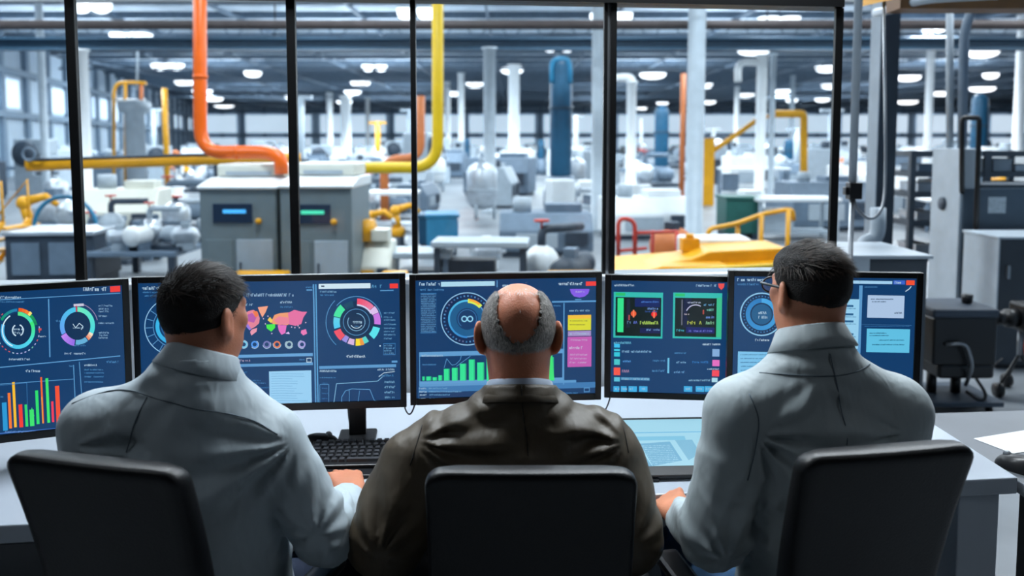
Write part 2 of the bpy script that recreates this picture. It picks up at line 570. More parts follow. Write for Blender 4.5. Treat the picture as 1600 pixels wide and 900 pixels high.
# right ring
cx, cy = 121, 509
s.disc(cx, cy, 24, (14, 48, 84), 30, e)
s.ring(cx, cy, 22, 29.5, 0, 115, grad((110, 235, 190), (70, 215, 225)), e=e)
s.ring(cx, cy, 22, 29.5, 115, 140, grad((240, 225, 200), (235, 100, 60)), e=e)
s.ring(cx, cy, 22, 29.5, 143, 186, (100, 175, 215), e=e)
s.ring(cx, cy, 22, 32, 190, 240, grad((150, 110, 230), (200, 140, 240)), e=e)
s.ring(cx, cy, 22, 29.5, 242, 358, grad((100, 160, 240), (70, 205, 235)), e=e)
s.ring(cx, cy, 34, 35.2, 5, 75, (150, 130, 170), e=e)
s.rect(115, 475, 131, 478, (200, 200, 220)); s.rect(118, 478, 121, 487, (190, 60, 90))
s.line([(114, 506), (118, 512), (124, 505), (130, 510), (127, 515)], W1, 1); s.text(114, 511, 16, 2.5, W1)
s.text(87, 499, 8, 4, L1); s.text(116, 538, 18, 3, L1); s.text(101, 550, 35, 4, (190, 215, 235))
for yy in (476, 481, 485, 492, 503, 518, 522, 526):
    s.text(154, yy, random.uniform(14, 27), 3, (165, 198, 224))
# bars panel
s.line([(-190, 612), (0, 600), (115, 592)], L1, 1); s.line([(115, 570), (119, 660)], L1, 1.4); s.line([(124, 565), (128, 620)], L1, 1.2)
s.text(40, 577, 22, 4.5, (200, 222, 238)); s.text(107, 570, 8, 3, L1)
bars = [(3, 629, 12.5, 672, (40, 150, 210)), (12, 614, 19, 669, (240, 120, 50)), (19, 597, 26.5, 667, (245, 190, 45)), (29, 632, 36.5, 667, (240, 60, 50)),
        (38.5, 632, 44.5, 666, (50, 215, 110)), (46, 640, 54, 665, (60, 225, 110)), (55, 610, 62, 662, (45, 220, 110)), (63, 589, 69, 661, (240, 100, 45)),
        (71, 591, 78.5, 660, (60, 230, 110)), (80, 627, 85, 659, (240, 60, 90)), (86, 603, 95, 659, (240, 80, 50)), (-12, 640, -3, 674, (60, 200, 120)), (-30, 620, -20, 676, (240, 160, 50)), (-48, 650, -40, 678, (70, 170, 220))]
for (x0, a, x1, b, c) in bars:
    s.rect(x0, a, x1, b, c)
s.poly([(46, 650), (50, 636), (54, 650)], (60, 225, 110)); s.rect(65, 620, 67.5, 661, (220, 220, 70))
s.line([(0, 602), (42, 598), (43, 640)], L2, .8); s.text(-4, 618, 10, 3, L1)
s.line([(-190, 690), (0, 677), (100, 668)], (80, 130, 220), 1); s.text(8, 672.5, 82, 3.5, (130, 170, 235)); s.text(-60, 679, 60, 3.5, (130, 170, 235))
s.text(132, 568, 20, 4, W1); s.text(166, 563, 20, 4, L1)
for yy in (576, 581, 587, 595): s.text(132, yy, 30, 2.5, L1)
s.build(t)

# ---- monitor 2 (wide)
t, s = monitor(208, 634, 2.28, 2.355, 1.2525, .862, 'wide monitor showing a pink world map and a multicoloured ring chart', stand_u=.805)
s.text(222, 447, 38, 6, (205, 228, 242)); s.text(222, 455, 30, 3, L1); s.text(226, 461, 20, 2.5, L1)
cx, cy = 271, 510
for r, w, c in ((44, 1.3, (150, 200, 235)), (31, 1, L1)): s.ring(cx, cy, r, r+w, 0, 360, c, 50)
s.ring(cx, cy, 22, 28, 0, 360, grad((50, 150, 215), (60, 190, 235)), 40); s.ring(cx, cy, 18, 19, 0, 360, L2, 30)
for a in range(190, 360, 19): s.ring(cx, cy, 32, 43, a, a+1.6, L1, 1)
s.rect(215, 618, 330, 619.2, L1)
s.text(385, 458, 74, 5.5, (185, 212, 232)); s.text(438, 470, 20, 4, W1); s.text(438, 478, 20, 3, L1); s.text(383, 474, 12, 4, W1)
s.rect(491, 444, 492.6, 643, L1); s.rect(494.5, 444, 496.4, 643, (90, 160, 210)); s.text(478, 447, 11, 3, L1); s.rect(479, 452, 488, 454, L1)
# map
PK = (226, 110, 160)
s.poly([(381, 492), (388, 486), (396, 484), (403, 488), (406, 497), (405, 505), (398, 511), (392, 514), (386, 508), (381, 500)], (225, 130, 150))
s.poly([(386, 492), (394, 489), (401, 496), (397, 504), (388, 502)], (180, 90, 170)); s.poly([(381, 500), (388, 507), (393, 514), (390, 516), (383, 508)], (150, 120, 220))
s.poly([(395, 486), (402, 486), (404, 493), (399, 496)], (235, 120, 70))
s.poly([(403, 480), (419, 478), (415, 488), (410, 496), (406, 488)], (240, 160, 130))
s.poly([(393, 515), (402, 512), (401, 518), (393, 524), (391, 519)], (230, 150, 170))
s.poly([(424, 502), (429, 492), (438, 489), (452, 488), (456, 500), (450, 508), (436, 507), (426, 506)], (235, 155, 110))
s.poly([(428, 500), (436, 494), (450, 496), (452, 506), (436, 508)], (232, 130, 150))
s.poly([(450, 489), (460, 484), (472, 487), (480, 487), (474, 496), (471, 506), (462, 509), (452, 507)], PK)
s.poly([(434, 508), (448, 508), (446, 520), (440, 523), (436, 517)], (225, 110, 190))
s.poly([(416, 507), (430, 506), (430, 512), (424, 518), (417, 513)], (70, 230, 70))
s.poly([(471, 516), (478, 514), (480, 521), (474, 524), (470, 520)], (230, 120, 180)); s.poly([(446, 521), (451, 518), (453, 522)], (220, 190, 240))
s.poly([(418, 500), (422, 495), (426, 500), (424, 505)], (235, 200, 80))
for (x, y) in ((455, 510), (460, 511), (467, 511), (411, 497), (418, 493), (477, 503), (414, 505), (465, 508), (424, 520)): s.rect(x, y, x+1.6, y+1.8, (225, 190, 215))
for i, (x, c) in enumerate(((381, (120, 200, 230)), (398, (80, 150, 235)), (417, (120, 120, 180)), (433, (220, 120, 80)), (452, (160, 190, 200)), (472, (170, 160, 220)))):
    s.ring(x, 538, 3.2, 5.6, 0, 360, c, 16); s.ring(x, 538, 5.8, 6.6, 30*i, 30*i+200, (190, 215, 235), 12)
s.rect(360, 554.5, 489, 556, (100, 160, 210)); s.rect(360, 569, 489, 570.2, L1); s.text(362, 561, 32, 4, (220, 190, 210)); s.text(468, 560, 8, 3, L1); s.frame(479, 559, 487, 566, W1, 1)
s.text(364, 580, 24, 3, L1); s.text(370, 587, 14, 3, L1); s.text(368, 593, 40, 2.5, L1); s.text(378, 597, 38, 2.5, L1); s.text(372, 604, 50, 2.5, L2); s.text(372, 611, 40, 2.5, L2)
s.rect(420.5, 580, 487.5, 634, (150, 205, 240)); 
for i in range(13): s.line([(424, 584+i*3.8), (440, 583.5+i*3.8), (455+random.uniform(0, 28), 584+i*3.8)], (105, 165, 210), .6)
# right part ring
cx, cy = 557, 503
s.rect(498, 443.5, 579, 450, (205, 228, 240)); s.rect(502, 446, 507, 448, (30, 60, 90)); s.text(581, 444, 20, 6, (110, 180, 220)); s.rect(609, 443, 622, 450, RED); s.rect(594, 453, 615, 454.4, L1)
s.text(500, 454, 26, 3, (150, 195, 225)); s.text(500, 459, 22, 3, L1)
s.disc(cx, cy, 33, (14, 46, 80), 36)
s.ring(cx, cy, 39.5, 40.6, -50, 80, L1, 18); s.ring(cx, cy, 47, 48, 222, 315, L1, 14)
s.ring(cx, cy, 28, 37, 2, 48, grad((235, 80, 110), (230, 130, 170)), 6); s.ring(cx, cy, 25.5, 28, 2, 60, (210, 210, 240), 6)
s.ring(cx, cy, 27, 38, 49, 66, (220, 190, 235), 3); s.ring(cx, cy, 28, 38, 67, 96, (200, 120, 225), 4)
s.ring(cx, cy, 27, 38, 104, 134, (90, 225, 235), 4); s.ring(cx, cy, 26, 36, 147, 160, (90, 210, 200), 2)
s.ring(cx, cy, 26, 37, 160, 170, (235, 150, 60), 2); s.ring(cx, cy, 26, 37, 170, 182, (245, 220, 40), 2); s.ring(cx, cy, 27, 36, 186, 203, (215, 180, 220), 3)
s.ring(cx, cy, 26, 36, 206, 220, (150, 140, 220), 2); s.ring(cx, cy, 27, 38, 221, 248, (235, 80, 100), 4); s.ring(cx, cy, 26, 36, 253, 283, grad((80, 200, 240), (100, 210, 230)), 4)
s.ring(cx, cy, 26, 37, 285, 318, (70, 225, 160), 4); s.ring(cx, cy, 24, 34, 322, 350, (20, 70, 100), 3)
s.ring(cx, cy, 20, 20.9, 0, 360, L1, 40); s.ring(cx, cy, 13, 14, 0, 300, (130, 180, 215), 24); s.text(cx-8, cy-3.5, 17, 6, W1); s.ring(cx, cy, 9, 10, 120, 240, W1, 8); s.text(cx-3, cy+5, 7, 2.5, L1)
s.text(541, 554, 31, 4.5, (225, 240, 248)); s.rect(593, 539, 595, 541, W1)
for yy in (487, 494, 498, 505, 511, 516, 521, 527, 538, 542, 546, 550): s.text(600, yy, random.uniform(12, 20), 2.8, (120, 172, 208))
s.frame(599, 536, 618, 554, L2, .8)
s.rect(499, 571.5, 619, 573, L1); s.rect(612, 563, 621, 566, L1); s.text(500, 577, 27, 4, W1); s.text(590, 575, 27, 3.5, W1); s.text(500, 588, 25, 2.5, L1); s.text(592, 584, 24, 4, L1); s.line([(592, 588), (600, 582), (617, 580)], W1, .8)
s.line([(500, 631), (500, 600), (514, 600), (514, 635)], L1, .8); s.line([(522, 628), (526, 599), (590, 595), (598, 588)], (130, 185, 220), 1); s.line([(534, 630), (534, 620), (540, 610), (550, 607), (578, 608), (585, 625), (588, 630)], L1, 1)
s.line([(546, 629), (546, 609)], L1, .8); s.line([(560, 632), (562, 610)], L1, .8); s.line([(500, 636), (560, 634), (612, 634)], (120, 180, 220), 1)
for yy in (594, 602, 610, 618, 626): s.text(601, yy, 16, 4, (140, 190, 220)); s.text(503, yy+3, 9, 2, L2)
s.build(t)

# ---- monitor 3 (middle)
t, s = monitor(640, 940, 2.37, 2.425, 1.2455, .862, 'middle monitor showing rising green bars, behind the balding man', bez=(.018, .018, .017, .020))
s.text(655, 440.5, 34, 6, W1); s.rect(689, 440.5, 773, 446.5, (170, 215, 235)); s.rect(776, 438, 777.5, 449, L1); s.text(783, 443, 30, 5, (190, 218, 236))
s.text(656, 450.5, 37, 4, L1)
for i in range(22): s.text(658, 459 + i*2.75, random.choice((23, 23, 21)), 1.9, (120, 172, 214))
s.frame(657, 458, 682, 520, L2, .7)
cx, cy = 730, 498
s.disc(cx, cy, 42, (13, 44, 86), 40)
s.ring(cx, cy, 40, 41.6, 0, 360, (140, 190, 225), 48)
for k in range(40): s.ring(cx, cy, 34.5, 37, k*9, k*9+3.5, random.choice([L2, (100, 110, 150), L1]), 1)
s.disc(cx, cy, 28.5, (28, 92, 140), 36); s.ring(cx, cy, 27, 30, 180, 372, grad((50, 130, 200), (90, 200, 235)), 28); s.ring(cx, cy, 27, 29, 20, 180, L1, 18)
s.ring(cx, cy, 25, 31.5, 2, 48, (215, 235, 90), 6); s.ring(cx, cy, 28, 31.5, 6, 40, (245, 170, 60), 5)
s.disc(cx, cy, 17, (16, 58, 104), 24); s.ring(cx, cy, 14, 15, 220, 480, L2, 20)
s.ring(cx-4.5, cy, 3, 5, 0, 360, (140, 205, 235), 12); s.ring(cx+4.5, cy, 3, 5, 0, 360, (140, 205, 235), 12)
s.frame(655, 550, 880, 597, (95, 155, 205), 1.5)
s.text(658, 553.5, 34, 3.5, W1); s.text(660, 568, 22, 2.5, L1)
s.line([(694, 574), (698, 560), (706, 570), (712, 569), (719, 562), (722, 550)], L1, .8); s.line([(713, 572), (735, 556)], L1, .8)
for (x, y, w) in ((660, 588, 4), (666, 588, 8), (676, 589, 7), (685, 586, 6), (693.5, 576, 9), (706, 574.5, 9.5), (718.5, 568, 10), (732.5, 561.5, 9.5), (745.5, 566, 11), (760, 560, 10), (774, 566, 10), (788, 558, 10), (802, 556, 10), (816, 562, 10), (830, 560, 10), (844, 556, 10), (853, 558, 12)):
    s.rect(x, y, x+w, 594, (50, 225, 150)); s.rect(x+w-2, y, x+w, 594, (40, 190, 130))
s.poly([(853, 560), (862, 545), (866, 594), (853, 594)], (60, 225, 120))
s.rect(656, 600, 900, 601.4, L1); s.frame(654, 604, 932, 634, L2, 1)
for yy in (605, 610, 615, 621, 626): s.text(655, yy, 11, 3, W1); s.text(670, yy, random.uniform(25, 62), 2.6, (130, 185, 222))
s.text(862, 612, 40, 2.5, L1); s.frame(912, 605, 921, 612, L1, 1); s.text(896, 621, 34, 3, (170, 205, 228)); s.text(902, 617, 8, 2.4, L1)
s.rect(862, 470, 932, 471.3, L1); s.rect(880, 473, 881.2, 600, L1); s.text(864, 476, 12, 2.5, L1)
topright(s, 870, 440, 931, 5.5)
s.poly([(890, 451), (921, 451), (919, 458), (913, 463), (905, 464.5), (897, 463), (892, 458)], (130, 90, 225)); s.text(899, 454, 14, 3, (225, 215, 250)); s.rect(898, 467, 908, 468.2, L1)
s.text(888, 483, 33, 3.5, (160, 200, 225)); s.rect(887, 492, 923, 515, (215, 215, 50)); s.rect(887, 492, 923, 497, (240, 190, 60)); s.text(890, 500, 28, 1.6, (150, 130, 40)); s.text(890, 506, 24, 1.6, (150, 130, 40))
s.rect(887, 517, 923, 524, (160, 140, 195)); s.text(890, 519, 30, 3.5, W1); s.rect(886.5, 526, 923.5, 572, (190, 90, 175)); s.text(889, 540, 22, 5, (245, 215, 240))
for yy in (529, 552, 558, 564): s.text(889, yy, 28, 3, (240, 190, 230))
s.build(t)

# ---- monitor 4 (squarish)
t, s = monitor(945, 1142, 2.445, 2.41, 1.234, .862, 'squarish monitor with two green framed panels, behind the arm of the glasses man', stand_u=.9, bez=(.019, .012, .017, .019))
s.text(960, 443.5, 30, 4, (205, 228, 242)); s.text(1086, 444, 34, 4, (190, 218, 238)); s.poly([(1122, 443), (1132, 443), (1131, 449), (1127, 453), (1123, 449)], (230, 80, 80))
GR = (50, 185, 175)
for (x0, yy0, x1, yy1) in ((959, 456, 1035, 529), (1052, 457, 1127, 530)):
    s.rect(x0, yy0, x1, yy1, GR); s.rect(x0+3, yy0+8, x1-2.5, yy1-3, (8, 26, 26)); s.rect(x0+3, yy0+1.5, x0+18, yy0+6, (40, 190, 110))
s.rect(1120, 465, 1127, 527, (60, 190, 140)); s.rect(965, 465.5, 974, 519, (50, 225, 140)); s.rect(979, 467, 984, 512, (24, 36, 56))
s.rect(1065, 468, 1066, 508, (110, 110, 130)); s.rect(992, 466, 1031, 480, (14, 34, 96)); s.rect(1068, 466, 1080, 512, (12, 22, 60)); s.rect(1000, 512, 1032, 521, (14, 24, 80)); s.rect(1072, 511, 1116, 521, (16, 26, 100))
s.disc(1008, 492, 13, (8, 26, 28), 18); s.disc(1087, 492, 14, (6, 20, 24), 18)
for (x, y, c) in ((990, 490, (235, 90, 50)), (1022, 491, (240, 40, 40))):
    s.ring(x, y, 1, 4.5, 0, 360, c, 9); s.rect(x-1, y-6, x+1, y+6, (240, 130, 90))
s.ring(1087, 492, 15, 16.5, -65, 30, (190, 190, 220), 6); s.rect(1098, 484, 1100, 491, (170, 70, 60)); s.rect(982, 492, 984, 500, (190, 80, 80))
s.text(1001, 470, 28, 3, (90, 140, 230)); s.text(1012, 480, 16, 4, (130, 160, 230)); s.text(1008, 485, 20, 3, (60, 90, 170))
s.text(1000, 501, 28, 6, (200, 230, 80)); s.text(990, 501, 8, 5, (110, 120, 220)); s.text(980, 501, 6, 5, (120, 150, 180)); s.text(1010, 513.5, 20, 3.5, (140, 180, 230))
s.text(1074, 501, 25, 6, (225, 225, 60)); s.text(1103, 501, 12, 6, (150, 200, 140)); s.text(1098, 474, 18, 4, (110, 170, 210)); s.text(1104, 482, 12, 4, (140, 220, 190)); s.text(1103, 493, 12, 4.5, (120, 150, 230))
s.text(1057, 514, 12, 4, (80, 200, 215)); s.text(1076, 515, 36, 3.5, (130, 120, 220)); s.text(1068, 489, 8, 3, (220, 190, 190)); s.text(1074, 471, 20, 3, (210, 210, 230))
s.text(959, 533, 27, 4.5, (120, 200, 225)); s.text(1097, 536, 28, 3.5, (215, 235, 245))
for (y, h, c) in ((537, 6, (60, 190, 235)), (545, 3.5, (60, 200, 225)), (550, 7, (50, 195, 215)), (561, 9, (70, 195, 200)), (589, 7, (90, 190, 215))): s.rect(959.5, y, 968.5, y+h, c)
s.rect(959, 574, 969, 586, (240, 85, 70)); s.text(972, 547, 45, 4, (160, 205, 235)); s.text(972, 562, 14, 4, (90, 160, 225)); s.text(972, 577, 12, 5, (200, 150, 180)); s.rect(970, 589, 1015, 594.5, (70, 140, 185)); s.text(972, 590, 42, 3.5, (180, 215, 232))
s.rect(1043, 559, 1045.5, 583, (110, 190, 225)); s.text(1020, 561.5, 20, 3.5, L1); s.text(1019, 577, 20, 4, L1); s.text(1054, 550, 19, 2.8, L1); s.text(1053, 564, 18, 3.5, (150, 195, 228)); s.text(1053, 579, 18, 4, (120, 170, 215))
s.text(1082, 563.5, 27, 4, (70, 140, 215)); s.text(1076, 592, 34, 3.5, (160, 205, 228)); s.rect(1112, 590, 1121, 597, (170, 215, 230))
s.rect(1113, 545, 1124, 557, (130, 170, 215)); s.rect(1113, 562, 1124, 572, (225, 110, 190)); s.rect(1112.5, 578, 1123.5, 588, (240, 75, 90)); s.text(1105, 575, 18, 2.5, W1)
for x in (958.5, 970, 982, 998.5, 1068.5, 1087, 1101): 
    s.rect(x, 603, x + (9 if x < 975 else 13), 612, (60, 170, 225)); s.text(x+2, 605, 8, 4, (190, 228, 245))
s.build(t)

# ---- monitor 5 (right)
t, s = monitor(1137, 1440, 2.31, 2.265, 1.267, .862, 'rightmost monitor, behind the head of the glasses man, showing pale note boxes', bez=(.016, .018, .016, .022))
s.text(1152, 434, 42, 5.5, W1); s.text(1152, 442, 34, 4, L1); s.rect(1310, 438, 1394, 444, (160, 205, 235)); s.rect(1396, 438, 1414, 444.5, (60, 100, 200)); s.text(1398, 439, 12, 4.5, W1); s.rect(1416, 438, 1429, 445.5, (240, 80, 50))
cx, cy = 1190, 491
s.ring(cx, cy, 32, 34, 0, 360, (140, 195, 228), 44); s.disc(cx, cy, 31, (14, 46, 84), 36)
for k in range(36): s.ring(cx, cy, 27, 29, k*10, k*10+4, L2, 1)
s.ring(cx, cy, 18, 25, 0, 360, grad((70, 165, 225), (40, 120, 185)), 36); s.disc(cx, cy, 16, (30, 90, 135), 26); s.text(cx-5, cy-5, 14, 5, W1); s.text(cx-5, cy+2, 14, 5, W1)
s.text(1180, 529, 23, 4, (215, 232, 242)); s.rect(1147, 539.5, 1220, 541, L1); s.rect(1342.5, 446, 1344, 560, L1); s.rect(1342, 507, 1424, 508.2, L1)
s.rect(1153, 549, 1232, 600, (120, 190, 230))
for i in range(7): s.text(1157, 553+i*6, 56, 2, (70, 130, 180))
s.rect(1309, 467, 1340, 545, (150, 205, 235))
for yy in (476, 489, 500, 520, 531): s.rect(1311, yy, 1333, yy+3.5, (40, 95, 140)); s.text(1311, yy+5, 26, 1.6, (90, 150, 190))
s.rect(1355.5, 461, 1411.5, 497, (170, 195, 225)); s.text(1360, 466, 36, 2, (60, 80, 110)); s.text(1362, 470, 22, 2, (60, 80, 110)); s.text(1397, 487, 12, 3, (40, 60, 90))
s.rect(1354, 513, 1420, 551, (95, 190, 225)); s.text(1358, 519, 26, 2, (30, 90, 120)); s.text(1372, 530, 40, 2, (40, 120, 150)); s.text(1362, 537, 50, 2, (40, 120, 150)); s.text(1358, 523, 30, 1.5, (30, 90, 120))
s.text(1350, 447, 20, 2, L1); s.line([(1414, 455), (1420, 451), (1423, 447)], W1, 1.2); s.text(1350, 508.5, 70, 1.5, L2)
s.build(t)

# =================================================================== keyboard, tablet, cables
kb = thing('keyboard', (-.32, 2.24, DZ), 'black keyboard under the hand of the left man', 'keyboard')
K0 = Matrix.Translation((-.335, 2.235, DZ)) @ Matrix.Rotation(.06, 4, 'Z')
KM = K0 @ Matrix.Rotation(math.radians(4), 4, 'X')
mb = MB(KM); mb.box(-.225, .225, -.075, .085, .001+.006, .018+.006); mb.build('keyboard_case', M_black, kb, bevel=0.003)
mb = MB(K0); mb.box(-.225, .225, -.125, -.078, 0.0008, .010); mb.build('palm_rest', M_black, kb, bevel=0.003)
lay = 0
for r in range(6):
    y = .068 - r * .0225 - (.004 if r > 0 else 0)
    x = -.215
    while x < .205:
        w = .0165
        if r == 5 and -.12 < x < -.11: w = .11
        if r in (2, 3, 4) and x < -.214: w = .024
        mbk = mb if False else None
        if lay < 110:
            k = MB(KM); k.add([(x,y-.0085,.024),(x+w,y-.0085,.024),(x+w,y+.0085,.024),(x,y+.0085,.024),(x+.002,y-.0062,.0315),(x+w-.002,y-.0062,.0315),(x+w-.002,y+.007,.0315),(x+.002,y+.007,.0315)],
               [(0,3,2,1),(4,5,6,7),(0,1,5,4),(1,2,6,5),(2,3,7,6),(3,0,4,7)])
            k.build('key', M_key, kb)
        lay += 1
        x += w + .0038 + (.014 if (r == 0 and (abs(x+.0) % .11) > .09) else 0)

tb = thing('tablet', (.47, 2.2, DZ), 'tilted tablet showing a pale blue document, between the middle and right men', 'tablet')
a = Vector((.30, 2.085, .766)); bq = Vector((.62, 2.10, .766))
Uq = (bq - a).normalized(); far = Vector((-.02, 2.335, .836)) - Vector((-.02, 2.085, .766))
Vq = far.normalized(); Nq = Uq.cross(Vq).normalized()
Mt = Matrix.Translation(a) @ Matrix(((Uq.x, Vq.x, Nq.x, 0), (Uq.y, Vq.y, Nq.y, 0), (Uq.z, Vq.z, Nq.z, 0), (0, 0, 0, 1)))
Wt, Ht = .33, far.length
mb = MB(Mt); mb.box(0, Wt, 0, Ht, -.014, 0); mb.build('tablet_case', M_black, tb, bevel=0.003)
for (fx, fy, fz) in ((.34, 2.27, .80), (.54, 2.27, .80), (.34, 2.085, .758), (.54, 2.085, .758)):
    mb = MB(); mb.box(fx, fx+.04, fy, fy+.028, DZ, fz); mb.build('tablet_foot', M_black, tb)
sc = Screen(a + Vq*(Ht-.012) + Uq*.012 + Nq*.0004, Uq, -Vq, Nq, Wt-.024, Ht-.05)
BGs = BG; BG = (150, 205, 225)
sc.rect(980, 676, 1130, 679, (90, 175, 215)); sc.rect(990, 683, 1075, 690, (110, 185, 215))
sc.poly([(1003, 694), (1050, 692), (1072, 722), (1028, 735)], (95, 165, 200)); 
sc.poly([(1058, 690), (1085, 690), (1100, 712), (1082, 722)], (110, 175, 205))
sc.poly([(990, 700), (1000, 697), (1028, 738), (985, 742)], (95, 165, 200))
for i in range(12): sc.text(1005 + i*2, 697+i*2.9, 45, 1.4, (160, 205, 225))
sc.rect(985, 744, 1080, 750, (185, 220, 225))
sc.build(tb); BG = BGs

def cable(name, pts, label, r=.0025):
    mb = MB(); mb.tube(bend(pts, .08, 6), r, 6)
    o = mb.build(name, M_black, origin=pts[0])
    tag(o, label, 'cable')
z = DZ + .004
cable('cable', [(-.50, 2.50, .95), (-.505, 2.50, .80), (-.49, 2.47, z), (-.44, 2.38, z)], 'thin black cable hanging left of the wide monitor stand')
cable('cable', [(-.325, 2.47, .92), (-.33, 2.47, .82), (-.30, 2.44, .80), (-.275, 2.45, .92)], 'thin black cable looping beneath the right corner of the wide monitor')
cable('cable', [(.30, 2.60, .95), (.325, 2.60, .84), (.28, 2.55, z), (.20, 2.48, z)], 'thin black cable beneath the left corner of the squarish monitor')
g = PZ(612, 700, DZ)
mb = MB(); mb.tube(bend([(g.x-.05, g.y, z+.004), (g.x-.02, g.y+.03, z+.01), (g.x+.02, g.y+.03, z+.004), (g.x+.04, g.y-.01, z+.012), (g.x+.005, g.y-.015, z+.002), (g.x-.015, g.y+.02, z+.008)], .02, 4), .0045, 8)
mb.ball((g.x+.022, g.y+.01, z+.006), .013, 10); mb.ball((g.x-.045, g.y, z+.006), .011, 10)
tag(mb.build('earphones', M_black, origin=(g.x, g.y, DZ)), 'small tangled black earphones behind the keyboard', 'earphones')

# =================================================================== office chairs
def chair(cx, cy, rz, w, zt, zs, label, lean=.10, taper=.86, arms=True):
    t = thing('office_chair', (cx, cy + .22, 0), label, 'chair', None)
    M = Matrix.Translation((cx, cy, 0)) @ Matrix.Rotation(rz, 4, 'Z')
    # backrest: slab with rounded outline, thicker at the bottom, y=0 is the rear face at the top
    zb = zs + .04
    nz, nx = 16, 20
    def outline(z):
        f = (zt - z) / (zt - zb)
        hw = w/2 * (1 - (1-taper) * f)
        rr = .035
        dz = zt - z
        if dz < rr: hw -= rr - math.sqrt(max(0, rr*rr - (rr-dz)**2))
        return hw
    zsl = [zt - .0006, zt-.003, zt-.008, zt-.016, zt-.026, zt-.036] + [zt-.036 - (zt-.036-zb)*i/nz for i in range(1, nz+1)]
    vs = []; fs = []
    ring = 0
    for z in zsl:
        f = (zt - z) / (zt - zb)
        hw = outline(z)
        th = .050 + .035 * f
        e = min(1, (zt-z)/.02)
        cut = (1 - math.sqrt(max(0, 1-(1-e)**2))) * .014
        yb = lean * f + .02 * math.sin(f * PI) + cut; yf = yb + th - 2*cut
        row = []
        c = .014
        pts = [(-hw, yb+c), (-hw+c*.3, yb+c*.3), (-hw+c, yb)] + [(-hw+c + (2*hw-2*c)*k/nx, yb - .006*math.sin(PI*k/nx)) for k in range(1, nx)] + [(hw-c, yb), (hw-c*.3, yb+c*.3), (hw, yb+c), (hw, yf-c), (hw-c*.3, yf-c*.3), (hw-c, yf)]
        pts += [(hw-c - (2*hw-2*c)*k/nx, yf + .004) for k in range(1, nx)] + [(-hw+c, yf), (-hw+c*.3, yf-c*.3), (-hw, yf-c)]
        ring = len(pts)
        vs += [(p[0], p[1], z) for p in pts]
    for i in range(len(zsl)-1):
        for k in range(ring):
            k2 = (k+1) % ring
            fs.append((i*ring+k, (i+1)*ring+k, (i+1)*ring+k2, i*ring+k2))
    fs.append(tuple(range(ring))); fs.append(tuple((len(zsl)-1)*ring + k for k in reversed(range(ring))))
    mb = MB(M); mb.add(vs, fs, True); mb.build('backrest', M_chairtop, t)
    mb = MB(M)   # seat
    prof = []
    vs = []; fs = []
    n = 36
    for (s_, z) in ((.9, zs-.075), (1, zs-.055), (1, zs-.02), (.96, zs-.005), (.85, zs)):
        for k in range(n):
            a = 2*PI*k/n
            ca, sa = math.cos(a), math.sin(a)
            x = .245 * s_ * math.copysign(abs(ca)**.45, ca); y = .235 * s_ * math.copysign(abs(sa)**.45, sa)
            vs.append((x, y + .36, z))
    for i in range(4):
        for k in range(n):
            fs.append((i*n+k, i*n+(k+1) % n, (i+1)*n+(k+1) % n, (i+1)*n+k))
    fs.append(tuple(reversed(range(n)))); fs.append(tuple(4*n+k for k in range(n)))
    mb.add(vs, fs, True); mb.build('seat', M_blackmatte, t)
    mb = MB(M); mb.tube(bend([(0, .36, zs-.09), (0, .06, zs-.08), (0, lean*.9+.03, zb+.12)], .08), .022, 8); mb.build('back_support', M_black, t)
    mb = MB(M); mb.cyl((0, .36, .10), (0, .36, .28), .028); mb.cyl((0, .36, .28), (0, .36, zs-.075), .018); mb.build('gas_stem', M_steel, t)
    if arms:
        for sx in (-1, 1):
            mb = MB(M); mb.tube(bend([(sx*.20, .36, zs-.08), (sx*.245, .36, zs-.07), (sx*.245, .36, zs+.17)], .05), .014, 8)
            a = mb.build('armrest', M_black, t)
            mb = MB(M); mb.box(sx*.245-.03, sx*.245+.03, .24, .47, zs+.17, zs+.195)
            mb.build('arm_pad', M_black, a, bevel=0.01)
    mb = MB(M); mb.lathe([(.01, .07), (.045, .07), (.045, .12), (.01, .12)], (0, .36, 0), 16)
    hub = mb.build('base_hub', M_black, t)
    for k in range(5):
        a = 2*PI*k/5 + .3
        ex, ey = .30*math.cos(a), .36+.30*math.sin(a)
        mb = MB(M); mb.tube([(.04*math.cos(a), .36+.04*math.sin(a), .10), (ex, ey, .065)], [.02, .012], 8); l = mb.build('base_leg', M_black, t)
        mb = MB(M); mb.lathe([(.002, -.02), (.027, -.02), (.028, -.004), (.02, 0), (.028, .004), (.027, .02), (.002, .02)], (ex, ey, .0285), 14, 'X'); mb.build('caster', M_black, l)
    return t
chair(-.750, 1.415, -math.radians(14), .365, 1.062, .50, 'black office chair of the left man, seen from behind')
chair(.036, 1.50, 0.0, .402, 1.010, .46, 'black office chair of the balding man in the middle', lean=.08, taper=.98)
chair(.680, 1.43, math.radians(11), .345, 1.078, .50, 'black office chair of the man with glasses at right', taper=.80)

